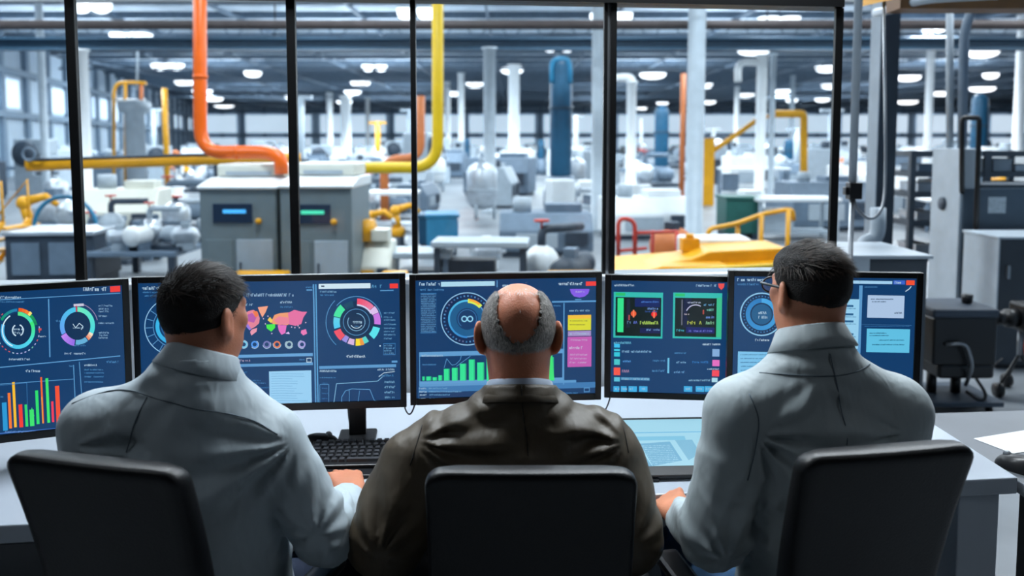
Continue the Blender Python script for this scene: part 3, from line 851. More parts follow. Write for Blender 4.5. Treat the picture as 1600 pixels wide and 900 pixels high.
# =================================================================== unseen ceiling panels added to light the men
def unseen_panel_light(x, y, w, d, power, label, col=(.86, .94, 1.0)):
    t = thing('ceiling_light', (x, y, 2.9), label, 'ceiling light', 'unseen panels added to the control room')
    mb = MB(); mb.box(x-w/2, x+w/2, y-d/2, y+d/2, 2.86, 2.9); mb.build('housing', M_sill, t, bevel=.004)
    mb = MB(); mb.box(x-w/2+.03, x+w/2-.03, y-d/2+.03, y+d/2-.03, 2.852, 2.862); mb.build('diffuser', mat('lit_diffuser', (235, 242, 250), .6, var=.01, emit=1.5), t)
    L = bpy.data.lights.new('unseen_panel_lamp', 'AREA'); L.shape = 'RECTANGLE'; L.size = w; L.size_y = d; L.energy = power; L.color = col
    o = bpy.data.objects.new('unseen_panel_lamp', L); COL.objects.link(o); o.parent = t; o.location = (0, 0, -.055)
    return t
# =================================================================== sculpting field
def _hash(ix, iy, iz):
    h = (ix * 374761393 + iy * 668265263 + iz * 1274126177) & 0xffffffff
    h = ((h ^ (h >> 13)) * 1274126177) & 0xffffffff
    h = h ^ (h >> 16)
    return (h & 0xffff).astype(np.float32) / 65535.0
def vnoise(x, y, z):
    ix = np.floor(x).astype(np.int64); iy = np.floor(y).astype(np.int64); iz = np.floor(z).astype(np.int64)
    fx = x - ix; fy = y - iy; fz = z - iz
    fx = fx*fx*(3-2*fx); fy = fy*fy*(3-2*fy); fz = fz*fz*(3-2*fz)
    r = 0
    for dx in (0, 1):
        for dy in (0, 1):
            for dz in (0, 1):
                w = (fx if dx else 1-fx) * (fy if dy else 1-fy) * (fz if dz else 1-fz)
                r = r + w * _hash(ix+dx, iy+dy, iz+dz)
    return r

class Field:
    def __init__(s, lo, hi, h):
        s.lo = np.array(lo, float); s.h = h
        s.n = np.ceil((np.array(hi, float) - s.lo) / h).astype(int) + 1
        s.F = np.full(s.n, 1.0, np.float32)
    def win(s, lo, hi):
        a = np.clip(np.floor((np.array(lo) - s.lo) / s.h).astype(int), 0, s.n - 1)
        b = np.clip(np.ceil((np.array(hi) - s.lo) / s.h).astype(int) + 1, 1, s.n)
        if np.any(b <= a): return None
        sl = tuple(slice(a[i], b[i]) for i in range(3))
        ax = [(s.lo[i] + s.h * np.arange(a[i], b[i])).astype(np.float32) for i in range(3)]
        X, Y, Z = np.meshgrid(*ax, indexing='ij', sparse=True)
        return sl, X, Y, Z
    def put(s, lo, hi, fn, k=0.02, sub=False):
        m = k + 3 * s.h
        w = s.win(np.array(lo) - m, np.array(hi) + m)
        if w is None: return
        sl, X, Y, Z = w
        d = fn(X, Y, Z)
        A = s.F[sl]
        if sub:
            d = -d
            hh = np.clip(0.5 - 0.5 * (A - d) / k, 0, 1) if k > 0 else (A < d).astype(np.float32)
            s.F[sl] = A * (1-hh) + d * hh + (k * hh * (1-hh) if k > 0 else 0)
        else:
            hh = np.clip(0.5 + 0.5 * (A - d) / k, 0, 1)
            s.F[sl] = A * (1-hh) + d * hh - k * hh * (1-hh)
    def cap(s, a, b, ra, rb=None, k=0.02, sub=False, flat=None):
        """tapered limb; flat=(axis vector, factor) squeezes it along an axis"""
        rb = ra if rb is None else rb
        a = np.array(a, float); b = np.array(b, float); R = max(ra, rb)
        ba = b - a; L2 = float(ba @ ba) + 1e-12
        def fn(X, Y, Z):
            px, py, pz = X - a[0], Y - a[1], Z - a[2]
            t = np.clip((px*ba[0] + py*ba[1] + pz*ba[2]) / L2, 0, 1)
            dx, dy, dz = px - t*ba[0], py - t*ba[1], pz - t*ba[2]
            if flat is not None:
                u = np.array(flat[0], float); u /= np.linalg.norm(u); f = flat[1]
                dt = dx*u[0] + dy*u[1] + dz*u[2]
                q = np.sqrt(np.maximum(dx*dx + dy*dy + dz*dz + dt*dt*(f*f-1), 1e-12))
                return (q - (ra + (rb-ra)*t)) / max(1.0, f) ** .5
            return np.sqrt(dx*dx + dy*dy + dz*dz) - (ra + (rb-ra)*t)
        s.put(np.minimum(a, b) - R, np.maximum(a, b) + R, fn, k, sub)
    def ell(s, c, r, R=None, k=0.02, sub=False):
        c = np.array(c, float); r = np.array(r, float); m = r.max()
        Rm = np.eye(3) if R is None else np.array(R, float)
        def fn(X, Y, Z):
            px, py, pz = X - c[0], Y - c[1], Z - c[2]
            q = [Rm[0][i]*px + Rm[1][i]*py + Rm[2][i]*pz for i in range(3)]
            k0 = np.sqrt(sum((q[i]/r[i])**2 for i in range(3)))
            k1 = np.sqrt(sum((q[i]/r[i]**2)**2 for i in range(3))) + 1e-9
            return k0 * (k0 - 1) / k1
        s.put(c - m, c + m, fn, k, sub)
    def plane_cut(s, p, n, lo=None, hi=None, k=0.004):
        """remove everything on the side the normal points to, inside the window"""
        p = np.array(p, float); n = np.array(n, float); n /= np.linalg.norm(n)
        lo = s.lo if lo is None else np.array(lo); hi = s.lo + s.h * s.n if hi is None else np.array(hi)
        w = s.win(lo, hi)
        if w is None: return
        sl, X, Y, Z = w
        d = (X-p[0])*n[0] + (Y-p[1])*n[1] + (Z-p[2])*n[2]
        s.F[sl] = np.maximum(s.F[sl], d)
    def displace(s, fn, band=0.03):
        idx = np.nonzero(np.abs(s.F) < band)
        x = (s.lo[0] + s.h*idx[0]).astype(np.float32); y = (s.lo[1] + s.h*idx[1]).astype(np.float32); z = (s.lo[2] + s.h*idx[2]).astype(np.float32)
        s.F[idx] -= fn(x, y, z).astype(np.float32)
    def sample(s, p):
        q = (np.array(p, float) - s.lo) / s.h
        i = np.clip(np.floor(q).astype(int), 0, s.n - 2); f = np.clip(q - i, 0, 1)
        r = 0.0
        for dx in (0, 1):
            for dy in (0, 1):
                for dz in (0, 1):
                    r += (f[0] if dx else 1-f[0])*(f[1] if dy else 1-f[1])*(f[2] if dz else 1-f[2])*float(s.F[i[0]+dx, i[1]+dy, i[2]+dz])
        return r
    def hit(s, p, d, L=0.6):
        """first surface point walking from p along d"""
        p = np.array(p, float); d = np.array(d, float); d /= np.linalg.norm(d)
        t = 0.0; step = s.h * .5
        while t < L:
            if s.sample(p + d*t) < 0:
                return p + d*(t - step*.5)
            t += step
        return None
    def mesh(s, name, keep_largest=True):
        F = s.F
        F[0] = 1; F[-1] = 1; F[:, 0] = 1; F[:, -1] = 1; F[:, :, 0] = 1; F[:, :, -1] = 1
        nx, ny, nz = F.shape
        S = F < 0
        c = S[:-1,:-1,:-1].astype(np.int8)
        for dx, dy, dz in ((1,0,0),(0,1,0),(0,0,1),(1,1,0),(1,0,1),(0,1,1),(1,1,1)):
            c = c + S[dx:nx-1+dx, dy:ny-1+dy, dz:nz-1+dz]
        act = (c > 0) & (c < 8)
        I = np.argwhere(act)
        idx = -np.ones(act.shape, np.int64)
        idx[act] = np.arange(len(I))
        acc = np.zeros((len(I), 3)); cnt = np.zeros(len(I))
        corners = [(0,0,0),(1,0,0),(0,1,0),(1,1,0),(0,0,1),(1,0,1),(0,1,1),(1,1,1)]
        vals = [F[I[:,0]+a, I[:,1]+b, I[:,2]+d] for a, b, d in corners]
        for i in range(8):
            for j in range(i+1, 8):
                df = np.array(corners[j]) - np.array(corners[i])
                if np.abs(df).sum() != 1: continue
                va, vb = vals[i], vals[j]
                m = (va < 0) != (vb < 0)
                t = np.where(m, va / np.where(m, va - vb, 1), 0)
                acc[m] += np.array(corners[i]) + t[m, None] * df
                cnt[m] += 1
        V = s.lo + s.h * (I + acc / cnt[:, None])
        quads = []
        for ax in range(3):
            o1, o2 = [(1, 2), (2, 0), (0, 1)][ax]
            sl0 = [slice(None)]*3; sl1 = [slice(None)]*3
            sl0[ax] = slice(0, -1); sl1[ax] = slice(1, None)
            a = S[tuple(sl0)]; b = S[tuple(sl1)]
            ch = np.argwhere(a != b)
            ok = (ch[:, o1] > 0) & (ch[:, o2] > 0) & (ch[:, o1] < act.shape[o1]) & (ch[:, o2] < act.shape[o2])
            ch = ch[ok]
            e1 = np.zeros(3, int); e1[o1] = 1; e2 = np.zeros(3, int); e2[o2] = 1
            q = [ch - e1 - e2, ch - e2, ch, ch - e1]
            q = np.stack([idx[t[:,0], t[:,1], t[:,2]] for t in q], 1)
            inside = a[ch[:,0], ch[:,1], ch[:,2]]
            q[~inside] = q[~inside][:, ::-1]
            quads.append(q)
        Q = np.concatenate(quads)
        if keep_largest:
            lab = np.arange(len(V))
            while True:
                m = lab[Q].min(1)
                new = lab.copy()
                for i in range(4): np.minimum.at(new, Q[:, i], m)
                new = new[new]
                if np.array_equal(new, lab): break
                lab = new
            u, ct = np.unique(lab, return_counts=True)
            big = u[ct.argmax()]
            kq = lab[Q[:, 0]] == big
            Q = Q[kq]
            used = np.unique(Q); rm = -np.ones(len(V), int); rm[used] = np.arange(len(used))
            V = V[used]; Q = rm[Q]
        me = bpy.data.meshes.new(name)
        me.vertices.add(len(V)); me.vertices.foreach_set('co', V.astype(np.float32).ravel())
        me.loops.add(Q.size); me.loops.foreach_set('vertex_index', Q.astype(np.int32).ravel())
        me.polygons.add(len(Q))
        me.polygons.foreach_set('loop_start', np.arange(0, Q.size, 4, dtype=np.int32))
        me.polygons.foreach_set('loop_total', np.full(len(Q), 4, np.int32))
        me.polygons.foreach_set('use_smooth', np.ones(len(Q), bool))
        me.update(calc_edges=True); me.validate()
        return me

def field_object(name, fld, m, parent=None, origin=None, smooth=2, label=None):
    me = fld.mesh(name)
    me.materials.append(m)
    o = link_mesh(name, me, parent, origin)
    if smooth:
        sm = o.modifiers.new('soft', 'SMOOTH'); sm.factor = .5; sm.iterations = smooth
    if label: o['label'] = label
    return o

# =================================================================== people materials
def cloth_mat(name, c, rough, fold, sheen=0.0, weave=900.0, seams=None, var=.06, spec=.3):
    m = mat(name, c, rough, var=var, scale=7, spec=spec)
    nt = m.node_tree; b = nt.nodes['Principled BSDF']
    b.inputs['Sheen Weight'].default_value = sheen
    tc = [n for n in nt.nodes if n.type == 'TEX_COORD'][0]
    w = nt.nodes.new('ShaderNodeTexNoise'); w.inputs['Scale'].default_value = weave; w.inputs['Detail'].default_value = 1
    f = nt.nodes.new('ShaderNodeTexNoise'); f.inputs['Scale'].default_value = 26; f.inputs['Detail'].default_value = 2; f.inputs['Distortion'].default_value = .25
    mp2 = nt.nodes.new('ShaderNodeMapping'); mp2.inputs['Scale'].default_value = (1.0, .7, .38); mp2.inputs['Rotation'].default_value = (0, .5, 0)
    nt.links.new(tc.outputs['Object'], mp2.inputs['Vector']); nt.links.new(tc.outputs['Object'], w.inputs['Vector']); nt.links.new(mp2.outputs['Vector'], f.inputs['Vector'])
    b1 = nt.nodes.new('ShaderNodeBump'); b1.inputs['Strength'].default_value = .25; b1.inputs['Distance'].default_value = .0006
    b2 = nt.nodes.new('ShaderNodeBump'); b2.inputs['Strength'].default_value = fold; b2.inputs['Distance'].default_value = .015
    nt.links.new(w.outputs['Fac'], b1.inputs['Height']); nt.links.new(f.outputs['Fac'], b2.inputs['Height'])
    nt.links.new(b2.outputs['Normal'], b1.inputs['Normal']); nt.links.new(b1.outputs['Normal'], b.inputs['Normal'])
    return m

def skin_mat(name, c, c2=None):
    m = mat(name, c, .48, var=.10, scale=14, bump=.12, bscale=260, spec=.45)
    b = m.node_tree.nodes['Principled BSDF']
    b.inputs['Subsurface Weight'].default_value = .18
    b.inputs['Subsurface Radius'].default_value = (1.0, .35, .2)
    b.inputs['Subsurface Scale'].default_value = .012
    return m
M_shirt = cloth_mat('pale_blue_grey_cotton', (180, 194, 202), .50, .40, .15)
M_shirt3 = cloth_mat('pale_grey_green_cotton', (172, 184, 188), .50, .40, .15)
M_seam = mat('shirt_stitching', (84, 98, 110), .8)
M_jacket = cloth_mat('brown_jacket_cloth', (76, 66, 51), .52, .30, .0, 500, spec=.5)
M_jseam = mat('jacket_stitching', (22, 20, 18), .8)
M_trouser = cloth_mat('navy_trouser_cloth', (28, 38, 58), .8, .3)
M_jean = cloth_mat('blue_denim', (58, 92, 128), .85, .3)
M_shoe = mat('black_shoe_leather', (12, 12, 13), .3)
M_skin1 = skin_mat('tanned_skin', (196, 128, 98))
M_skin2 = skin_mat('ruddy_skin', (206, 130, 98))
M_skin3 = skin_mat('warm_skin', (204, 136, 104))
M_hairdark = mat('dark_brown_hair', (12, 10, 9), .8, var=.5, scale=120, bump=.5, bscale=400, stretch=(1, 1, 1), spec=.5)
M_hairdark2 = mat('brown_black_hair', (16, 13, 12), .8, var=.5, scale=120, bump=.5, bscale=400, spec=.5)
M_strand1 = mat('dark_hair_strand', (34, 25, 20), .55, var=.7, scale=90, spec=.22)
M_strand3 = mat('brown_hair_strand', (46, 35, 28), .55, var=.7, scale=90, spec=.22)
M_hairgrey = mat('grey_hair', (112, 108, 104), .6, var=.35, scale=90, bump=.5, bscale=300)
M_strandgrey = mat('silver_hair_strand', (178, 172, 166), .45, var=.35, scale=120, spec=.5)
M_eye = mat('eye_white', (220, 215, 210), .2, var=.02)
M_lens = M_glass

def rotm(yaw, pitch, roll=0.0):
    return np.array(Matrix.Rotation(yaw, 3, 'Z') @ Matrix.Rotation(-pitch, 3, 'X') @ Matrix.Rotation(roll, 3, 'Y'))

def put_head(f, c, R, k=.012, sc=1.0, neck=None, beard=False):
    T = lambda x, y, z: np.array(c) + R @ (np.array([x, y, z]) * sc)
    E = lambda p, r, kk=k, sub=False, Rr=None: f.ell(T(*p), np.array(r) * sc, R if Rr is None else R @ Rr, kk, sub)
    E((0, -.014, .022), (.0765, .096, .088))
    E((0, .028, -.035), (.062, .064, .078), .03)
    E((0, .052, -.082), (.036, .034, .030), .03)          # chin
    E((.034, .02, -.06), (.026, .045, .035), .025); E((-.034, .02, -.06), (.026, .045, .035), .025)   # jaw
    E((.040, .060, -.012), (.024, .022, .022), .02); E((-.040, .060, -.012), (.024, .022, .022), .02)  # cheeks
    E((0, .074, .030), (.050, .016, .014), .018)          # brow
    E((.031, .090, .008), (.015, .012, .009), .01, True); E((-.031, .090, .008), (.015, .012, .009), .01, True)
    f.cap(T(0, .086, .016), T(0, .104, -.020), .008*sc, .012*sc, .010)
    E((.011, .094, -.023), (.009, .011, .008), .006); E((-.011, .094, -.023), (.009, .011, .008), .006)
    f.cap(T(-.018, .083, -.048), T(.018, .083, -.048), .0065*sc, None, .006)
    f.cap(T(-.015, .081, -.058), T(.015, .081, -.058), .0068*sc, None, .006)
    f.cap(T(-.022, .090, -.0528), T(.022, .090, -.0528), .0022*sc, None, .003, True)
    for sx in (-1, 1):
        Rr = np.array(Matrix.Rotation(sx*.40, 3, 'Z') @ Matrix.Rotation(.18, 3, 'X'))
        E((sx*.085, -.010, -.006), (.0085, .024, .036), .008, False, Rr)
        E((sx*.079, .000, -.032), (.008, .010, .012), .008, False, Rr)     # lobe
        E((sx*.092, .000, -.004), (.006, .011, .020), .005, True, Rr)      # bowl
    return T

def put_hand(f, wrist, direction, up, side, curl=.45, s=1.0, spread=.12, r=.0088):
    """palm with four unequal bent fingers and a thumb from the side of the palm. side=+1: thumb towards +x of (dir x up)"""
    W = np.array(wrist, float); d = np.array(direction, float); d /= np.linalg.norm(d)
    u = np.array(up, float); u -= d * (u @ d); u /= np.linalg.norm(u)
    x = np.cross(d, u)          # to the right of the hand when looking along d with up u
    L = lambda a, b, c: W + (x*a*side + d*b + u*c) * s
    lens = [(.040, .024, .019), (.044, .028, .020), (.041, .026, .020), (.032, .019, .018)]
    kx = [.030, .010, -.010, -.029]; ky = [.090, .094, .089, .080]
    f.cap(L(0, -.01, 0), L(0, .02, .002), .024*s, .024*s, .012, flat=(u, 1.4))
    for i in range(4):
        f.cap(L(kx[i]*.55, .012, .0), L(kx[i], ky[i], .006), .0155*s, .0115*s, .014)
    f.cap(L(.012, .03, -.006), L(.020, .06, -.006), .016*s, .014*s, .014)
    f.cap(L(-.016, .03, -.006), L(-.020, .065, -.004), .015*s, .013*s, .014)
    for i in range(4):
        p = np.array([kx[i], ky[i], .006]); ang = -.15 - curl*.35
        spr = (kx[i] / .03) * spread
        rr = [r*1.08, r, r*.92, r*.80]
        for j, l in enumerate(lens[i]):
            q = p + np.array([math.sin(spr)*l*math.cos(ang), math.cos(spr)*l*math.cos(ang), math.sin(ang)*l])
            f.cap(L(*p), L(*q), rr[j]*s, rr[j+1]*s, .004)
            p = q; ang -= curl * (1.1 if j == 0 else .8)
    p0, p1, p2, p3 = (.018, .018, -.008), (.040, .048, -.012), (.050, .078, -.016), (.048, .104, -.020)
    f.cap(L(*p0), L(*p1), .015*s, .0125*s, .010); f.cap(L(*p1), L(*p2), .0115*s, .0102*s, .005); f.cap(L(*p2), L(*p3), .0102*s, .0082*s, .004)

def strands(mb, c, R, density, mask, comb, length, width, seed, lift=.35, rx=(.0765, .096, .088), cc=(0, -.014, .022), base=.004, sc=1.0, jitter=.35):
    """short tapered hair blades rooted on the skull"""
    rnd = np.random.RandomState(seed)
    c = np.array(c)
    vs = []; fs = []
    for _ in range(density):
        u = rnd.normal(size=3); u /= np.linalg.norm(u)
        pr = mask(u, rnd)
        if not pr: continue
        r = np.array(rx); root = (np.array(cc) + u * (r + base)) * sc
        n = u / r; n /= np.linalg.norm(n)
        t = np.array(comb(u), float) + rnd.normal(size=3) * jitter
        t -= n * (t @ n); t /= (np.linalg.norm(t) + 1e-9)
        L = length(u, rnd)
        sd = np.cross(n, t); w = width * rnd.uniform(.7, 1.3)
        pts = []
        lf = lift * rnd.uniform(.5, 1.5)
        p = root.copy()
        dirv = n * lf + t; dirv /= np.linalg.norm(dirv)
        bend_ = rnd.normal() * .25
        b0 = len(vs)
        segs = 3
        for i in range(segs + 1):
            ww = w * (1 - (i/segs)**1.5 * .85)
            q = c + R @ (p - sd*ww); q2 = c + R @ (p + sd*ww)
            vs.append(tuple(q)); vs.append(tuple(q2))
            p = p + dirv * L/segs
            dirv = dirv - n * .28 * lf + sd * bend_ * .3; dirv /= np.linalg.norm(dirv)
        for i in range(segs):
            fs.append((b0+2*i, b0+2*i+1, b0+2*i+3, b0+2*i+2))
    mb.add(vs, fs, True)

def fold_noise(x, y, z, u, v, w, su, sv, seed=0.0):
    """ridges running along direction u (scale su long), narrow across"""
    a = (x*u[0] + y*u[1] + z*u[2]) * su + seed
    b = (x*v[0] + y*v[1] + z*v[2]) * sv + seed*1.7
    c = (x*w[0] + y*w[1] + z*w[2]) * sv * .6 + seed*.3
    n = vnoise(a, b, c)
    return 1 - np.abs(2*n - 1) * 2

def seam_tube(fld, pts, r, name, m, parent):
    """pts: list of (x, z); the seam lies on the back surface of the garment"""
    out = []
    P_ = []
    for (a, b) in zip(pts[:-1], pts[1:]):
        L = math.hypot(b[0]-a[0], b[1]-a[1]); n = max(1, int(L / .01))
        for i in range(n): P_.append((a[0]+(b[0]-a[0])*i/n, a[1]+(b[1]-a[1])*i/n))
    P_.append(pts[-1])
    for (x, z) in P_:
        h = fld.hit((x, fld.lo[1], z), (0, 1, 0), 1.0)
        if h is not None:
            out.append((h[0], h[1]-.0014, h[2]))
    if len(out) < 3: return
    arr = np.array(out)
    for _ in range(3):
        arr[1:-1] = (arr[:-2] + 2*arr[1:-1] + arr[2:]) / 4
    mb = MB(); mb.tube([tuple(p) for p in arr], r, 5)
    return mb.build(name, m, parent)

def collar(parent, name, m, c, R, rx, ry, h, flap, flare=.014, tilt=0.0, gap=.35, th=.003, drop=.012):
    """folded shirt collar: stand + turned-down leaf, open at the front"""
    mb = MB()
    n = 56
    prof = [(0.0, 0.0), (-.002, h*.5), (.001, h), (.004, h+.003), (.008, h), (.011+flare*.4, h-flap*.5), (.012+flare, h-flap), (.010+flare, h-flap-.002), (.007+flare*.4, h-flap*.5), (.003, h-.006), (.003, 0)]
    vs = []; fs = []
    a0 = PI/2 + gap; a1 = PI/2 + 2*PI - gap
    for i in range(n + 1):
        a = a0 + (a1-a0)*i/n
        front = max(0.0, math.sin(a))
        for (dr, z) in prof:
            X = (rx + dr) * math.cos(a); Y = (ry + dr) * math.sin(a)
            Z = z - drop*2.2*front - (1 - abs(math.sin(a)))*drop*.8
            v = np.array(c) + np.array(R) @ np.array([X, Y, Z])
            vs.append(tuple(v))
    m_ = len(prof)
    for i in range(n):
        for k in range(m_):
            k2 = (k+1) % m_
            fs.append((i*m_+k, i*m_+k2, (i+1)*m_+k2, (i+1)*m_+k))
    fs.append(tuple(range(m_-1, -1, -1))); fs.append(tuple(n*m_+k for k in range(m_)))
    mb.add(vs, fs, True)
    return mb.build(name, m, parent)

def eyes(parent, T, R):
    for sx in (-1, 1):
        mb = MB(); mb.ball(tuple(T(sx*.031, .0715, .008)), .0118, 12); mb.cur = 1
        mb.ball(tuple(T(sx*.031, .0805, .008)), .0045, 10)
        mb.build('eye', [M_eye, M_black], parent)

def legs(f, hipL, hipR, kneeL, kneeR, ankL, ankR, off=0.0, k=.03):
    for h, kn, an in ((hipL, kneeL, ankL), (hipR, kneeR, ankR)):
        f.cap(h, kn, .082+off, .058+off, k); f.cap(kn, an, .055+off, .038+off*1.3, k)

def shoe(parent, an, rz):
    M = Matrix.Translation((an[0], an[1], 0)) @ Matrix.Rotation(rz, 4, 'Z')
    mb = MB(M)
    n = 24
    vs = []; fs = []
    lay = [(0.0, 1.0, 1.0), (.012, 1.03, 1.02), (.03, 1.0, .98), (.055, .85, .82), (.075, .6, .5), (.10, .42, .36)]
    for (z, sx, sy) in lay:
        for kk in range(n):
            a = 2*PI*kk/n
            x = .046*sx*math.cos(a); y = .145*sy*math.sin(a)
            sh = (.075 if z < .06 else .03) * (1 if True else 0)
            vs.append((x*(1-.12*math.sin(a)), y + sh, z + .001))
    for i in range(len(lay)-1):
        for kk in range(n):
            fs.append((i*n+kk, i*n+(kk+1) % n, (i+1)*n+(kk+1) % n, (i+1)*n+kk))
    fs.append(tuple(reversed(range(n)))); fs.append(tuple((len(lay)-1)*n+kk for kk in range(n)))
    mb.add(vs, fs, True)
    return mb.build('shoe', M_shoe, parent)

def torso_fields(f, q, off, k=.04, arms=True):
    """q: dict of joints; off: cloth thickness over the body"""
    for e in q['torso']:
        f.ell(e[0], np.array(e[1]) + off, e[2] if len(e) > 2 else None, k)
    sl, sr, nb = map(np.array, (q['sL'], q['sR'], q['neck']))
    r = q['shr']
    f.cap(sl, sr, r*.80+off, r*.80+off, k)
    for s_, el, wr in ((sl, q['eL'], q['wL']), (sr, q['eR'], q['wR'])):
        f.cap(nb + np.array(q.get('trap', (0, -.008, -.014))), s_ + np.array((0, 0, .0)), .056+off, r*.80+off, k)
    for s_, el, wr in ((sl, q['eL'], q['wL']), (sr, q['eR'], q['wR'])):
        mid = s_*.62 + np.array(el)*.38
        rm = (r+off*.9)*.62 + (q['elr']+off)*.38
        f.cap(s_, mid, r+off*.9, rm, .028)
        f.cap(mid, el, rm, q['elr']+off, .008)
        f.cap(el, wr, q['elr']*.98+off, q['wrr']+off*1.1, .018)

def cuff_cut(f, el, wr, hand, back=.040, win=.085):
    w = np.array(wr, float); d = np.array(hand, float) - w; d /= np.linalg.norm(d)
    a = np.array(wr) - np.array(el); a = a / np.linalg.norm(a)
    f.plane_cut(w - a*back, a, w - win, w + win)
    return w, a

def person(q):
    base = (q['pelvis'][0], q['pelvis'][1], 0)
    allp = np.array([q[k_] for k_ in ('sL', 'sR', 'eL', 'eR', 'wL', 'wR', 'pelvis', 'kL', 'kR', 'aL', 'aR')] + [list(q['hc'])])
    lo = allp.min(0) - .22; hi = allp.max(0) + .24
    lo[2] = .02; hi[2] = q['hc'][2] + .19
    # ---------------- skin: one continuous body
    f = Field(lo, hi, .0045)
    R = rotm(*q['hrot'])
    T = put_head(f, q['hc'], R, sc=q.get('hs', 1.0))
    nb = np.array(q['neck'])
    f.cap(T(0, -.018, -.055), nb + np.array((0, 0, -.02)), q['nr'], q['nr']*1.08, .03)
    f.cap(T(0, .005, -.06), nb + np.array((0, .02, -.02)), q['nr']*.8, q['nr']*.9, .03)
    torso_fields(f, q, -.014)
    legs(f, q['hL'], q['hR'], q['kL'], q['kR'], q['aL'], q['aR'])
    for an in (q['aL'], q['aR']): f.cap(an, np.array(an) + np.array((0, .12, -.03)), .035, .028, .03)
    put_hand(f, q['wL'], q['dL'], q.get('uL', (0, 0, 1)), 1, q.get('curlL', .45), q.get('hsz', 1.0))
    put_hand(f, q['wR'], q['dR'], q.get('uR', (0, 0, 1)), -1, q.get('curlR', .45), q.get('hsz', 1.0))
    body = field_object('person', f, q['skin'], None, base, 1)
    tag(body, q['label'], 'person', None)
    # ---------------- garment
    g = Field(lo, hi, .005)
    torso_fields(g, q, .006)
    for fnd in q.get('drape', []):
        if fnd[0] == 'ell': g.ell(*fnd[1:], k=.04)
        else: g.cap(*fnd[1:], k=.035)
    sl, sr = np.array(q['sL']), np.array(q['sR'])
    cx = (sl[0] + sr[0]) / 2
    wv = q['foldamp']
    sd = q['seed']
    eL, eR, wL, wR = (np.array(q[k_]) for k_ in ('eL', 'eR', 'wL', 'wR'))
    def fold(x, y, z):
        # drape from the shoulder blades: lines fall away outwards
        side = np.where(x < cx, -1.0, 1.0)
        xx = (x - cx) * side
        a = vnoise(xx*9 + sd, z*3.2 + xx*4.0 + sd, y*4)
        warp = (a - .5) * .10
        n1 = vnoise((xx + (z-sl[2])*.55 + warp)*26 + side*3.1 + sd, (z - xx*.6)*5.5 + sd*2, y*5)
        n2 = vnoise((xx*.9 - (z-sl[2])*.8 + warp)*17 + side*7.7, (z + xx*.9)*7 + sd, y*4+3)
        top = np.clip((sl[2] + .05 - z) / .12, 0.10, 1)          # calm over the yoke
        out = (a - .5) * .010 + ((1 - np.abs(2*n1-1)*1.6) * .42 + (1 - np.abs(2*n2-1)*1.5) * .34) * wv * top
        for (px_, py_, d_, N, am, r0, r1, ac, aw) in q.get('fans', []):
            s0 = P(px_, py_, d_)
            dx = x - s0.x; dz = z - s0.z
            rr = np.sqrt(dx*dx + dz*dz) + 1e-6
            ph = np.arctan2(dz, dx)
            da = (ph - math.radians(ac) + np.pi) % (2*np.pi) - np.pi
            wob = (vnoise(x*9 + N, y*6, z*9) - .5) * 1.6
            sn = np.sin(da*N + wob + rr*6)
            sh = np.sign(sn) * np.abs(sn)**1.3
            wgt = np.exp(-(da/math.radians(aw))**2) * np.clip((rr - r0*.3)/(r0*.7), 0, 1) * np.exp(-(rr/r1)**2)
            out = out + 1.25 * am * sh * wgt
        for (px_, py_, d_, cur, wl, am, hw, hh, tilt) in q.get('swags', []):
            s0 = P(px_, py_, d_)
            dx = x - s0.x; dz = z - s0.z
            u = dz - cur*dx*dx - tilt*dx + (vnoise(x*11 + 3, y*5, z*11) - .5)*.022
            sn = np.sin(u*2*np.pi/wl)
            out = out + am * sn * np.exp(-(dx/hw)**2 - (dz/hh)**2)
        return out
    g.cap(nb + np.array((0, .0, -.05)), nb + np.array((0, -.002, .03)), q['nr']+.026, q['nr']+.010, .035)
    g.displace(fold)
    # sleeve creases near elbows and cuffs
    def arm_folds(sh, el, wr, s_):
        sh, el, wr = map(np.array, (sh, el, wr))
        ax = (wr - el); ax = ax / np.linalg.norm(ax)
        bx = (el - sh); bx = bx / np.linalg.norm(bx)
        def fn(x, y, z):
            dx, dy, dz = x-el[0], y-el[1], z-el[2]
            dist = np.sqrt(dx*dx+dy*dy+dz*dz)
            w = np.exp(-(dist/.11)**2)
            t = dx*(ax[0]+bx[0]) + dy*(ax[1]+bx[1]) + dz*(ax[2]+bx[2])
            n = vnoise(t*24 + s_, dx*6 + dz*7 + s_, dy*5)
            t2 = (x-wr[0])*ax[0] + (y-wr[1])*ax[1] + (z-wr[2])*ax[2]
            d2 = np.sqrt((x-wr[0])**2 + (y-wr[1])**2 + (z-wr[2])**2)
            n2 = vnoise(t2*34 + s_*2, dx*9, dz*9)
            return wv * (1.5*w*(1-np.abs(2*n-1)*1.7) + 1.1*np.exp(-(d2/.09)**2)*(1-np.abs(2*n2-1)*1.6))
        return fn
    g.displace(arm_folds(q['sL'], q['eL'], q['wL'], 1.3+sd)); g.displace(arm_folds(q['sR'], q['eR'], q['wR'], 5.1+sd))
    # cut neck, hem, cuffs
    up = np.array(q.get('ncutn', (0, -.25, 1.0)))
    g.plane_cut(nb + np.array(q.get('ncut', (0, 0, .015))), up, nb - .13, nb + .20)
    for e_, w_ in ((q['eL'], q['wL']), (q['eR'], q['wR'])):
        cuff_cut(g, e_, w_, w_)
    g.plane_cut((0, 0, q['hem']), (0, 0, -1))
    gar = field_object(q['gname'], g, q['gmat'], body, None, 2)
    for i, sm in enumerate(q.get('seams', [])):
        pts = [tuple((lambda p: (p.x, p.z))(P(*s3))) for s3 in sm]
        seam_tube(g, pts, q.get('seamr', .0012), 'seam', q['seammat'], gar)
    # ---------------- trousers
    h = Field((lo[0], lo[1], .02), (hi[0], hi[1], q['hem'] + .12), .009)
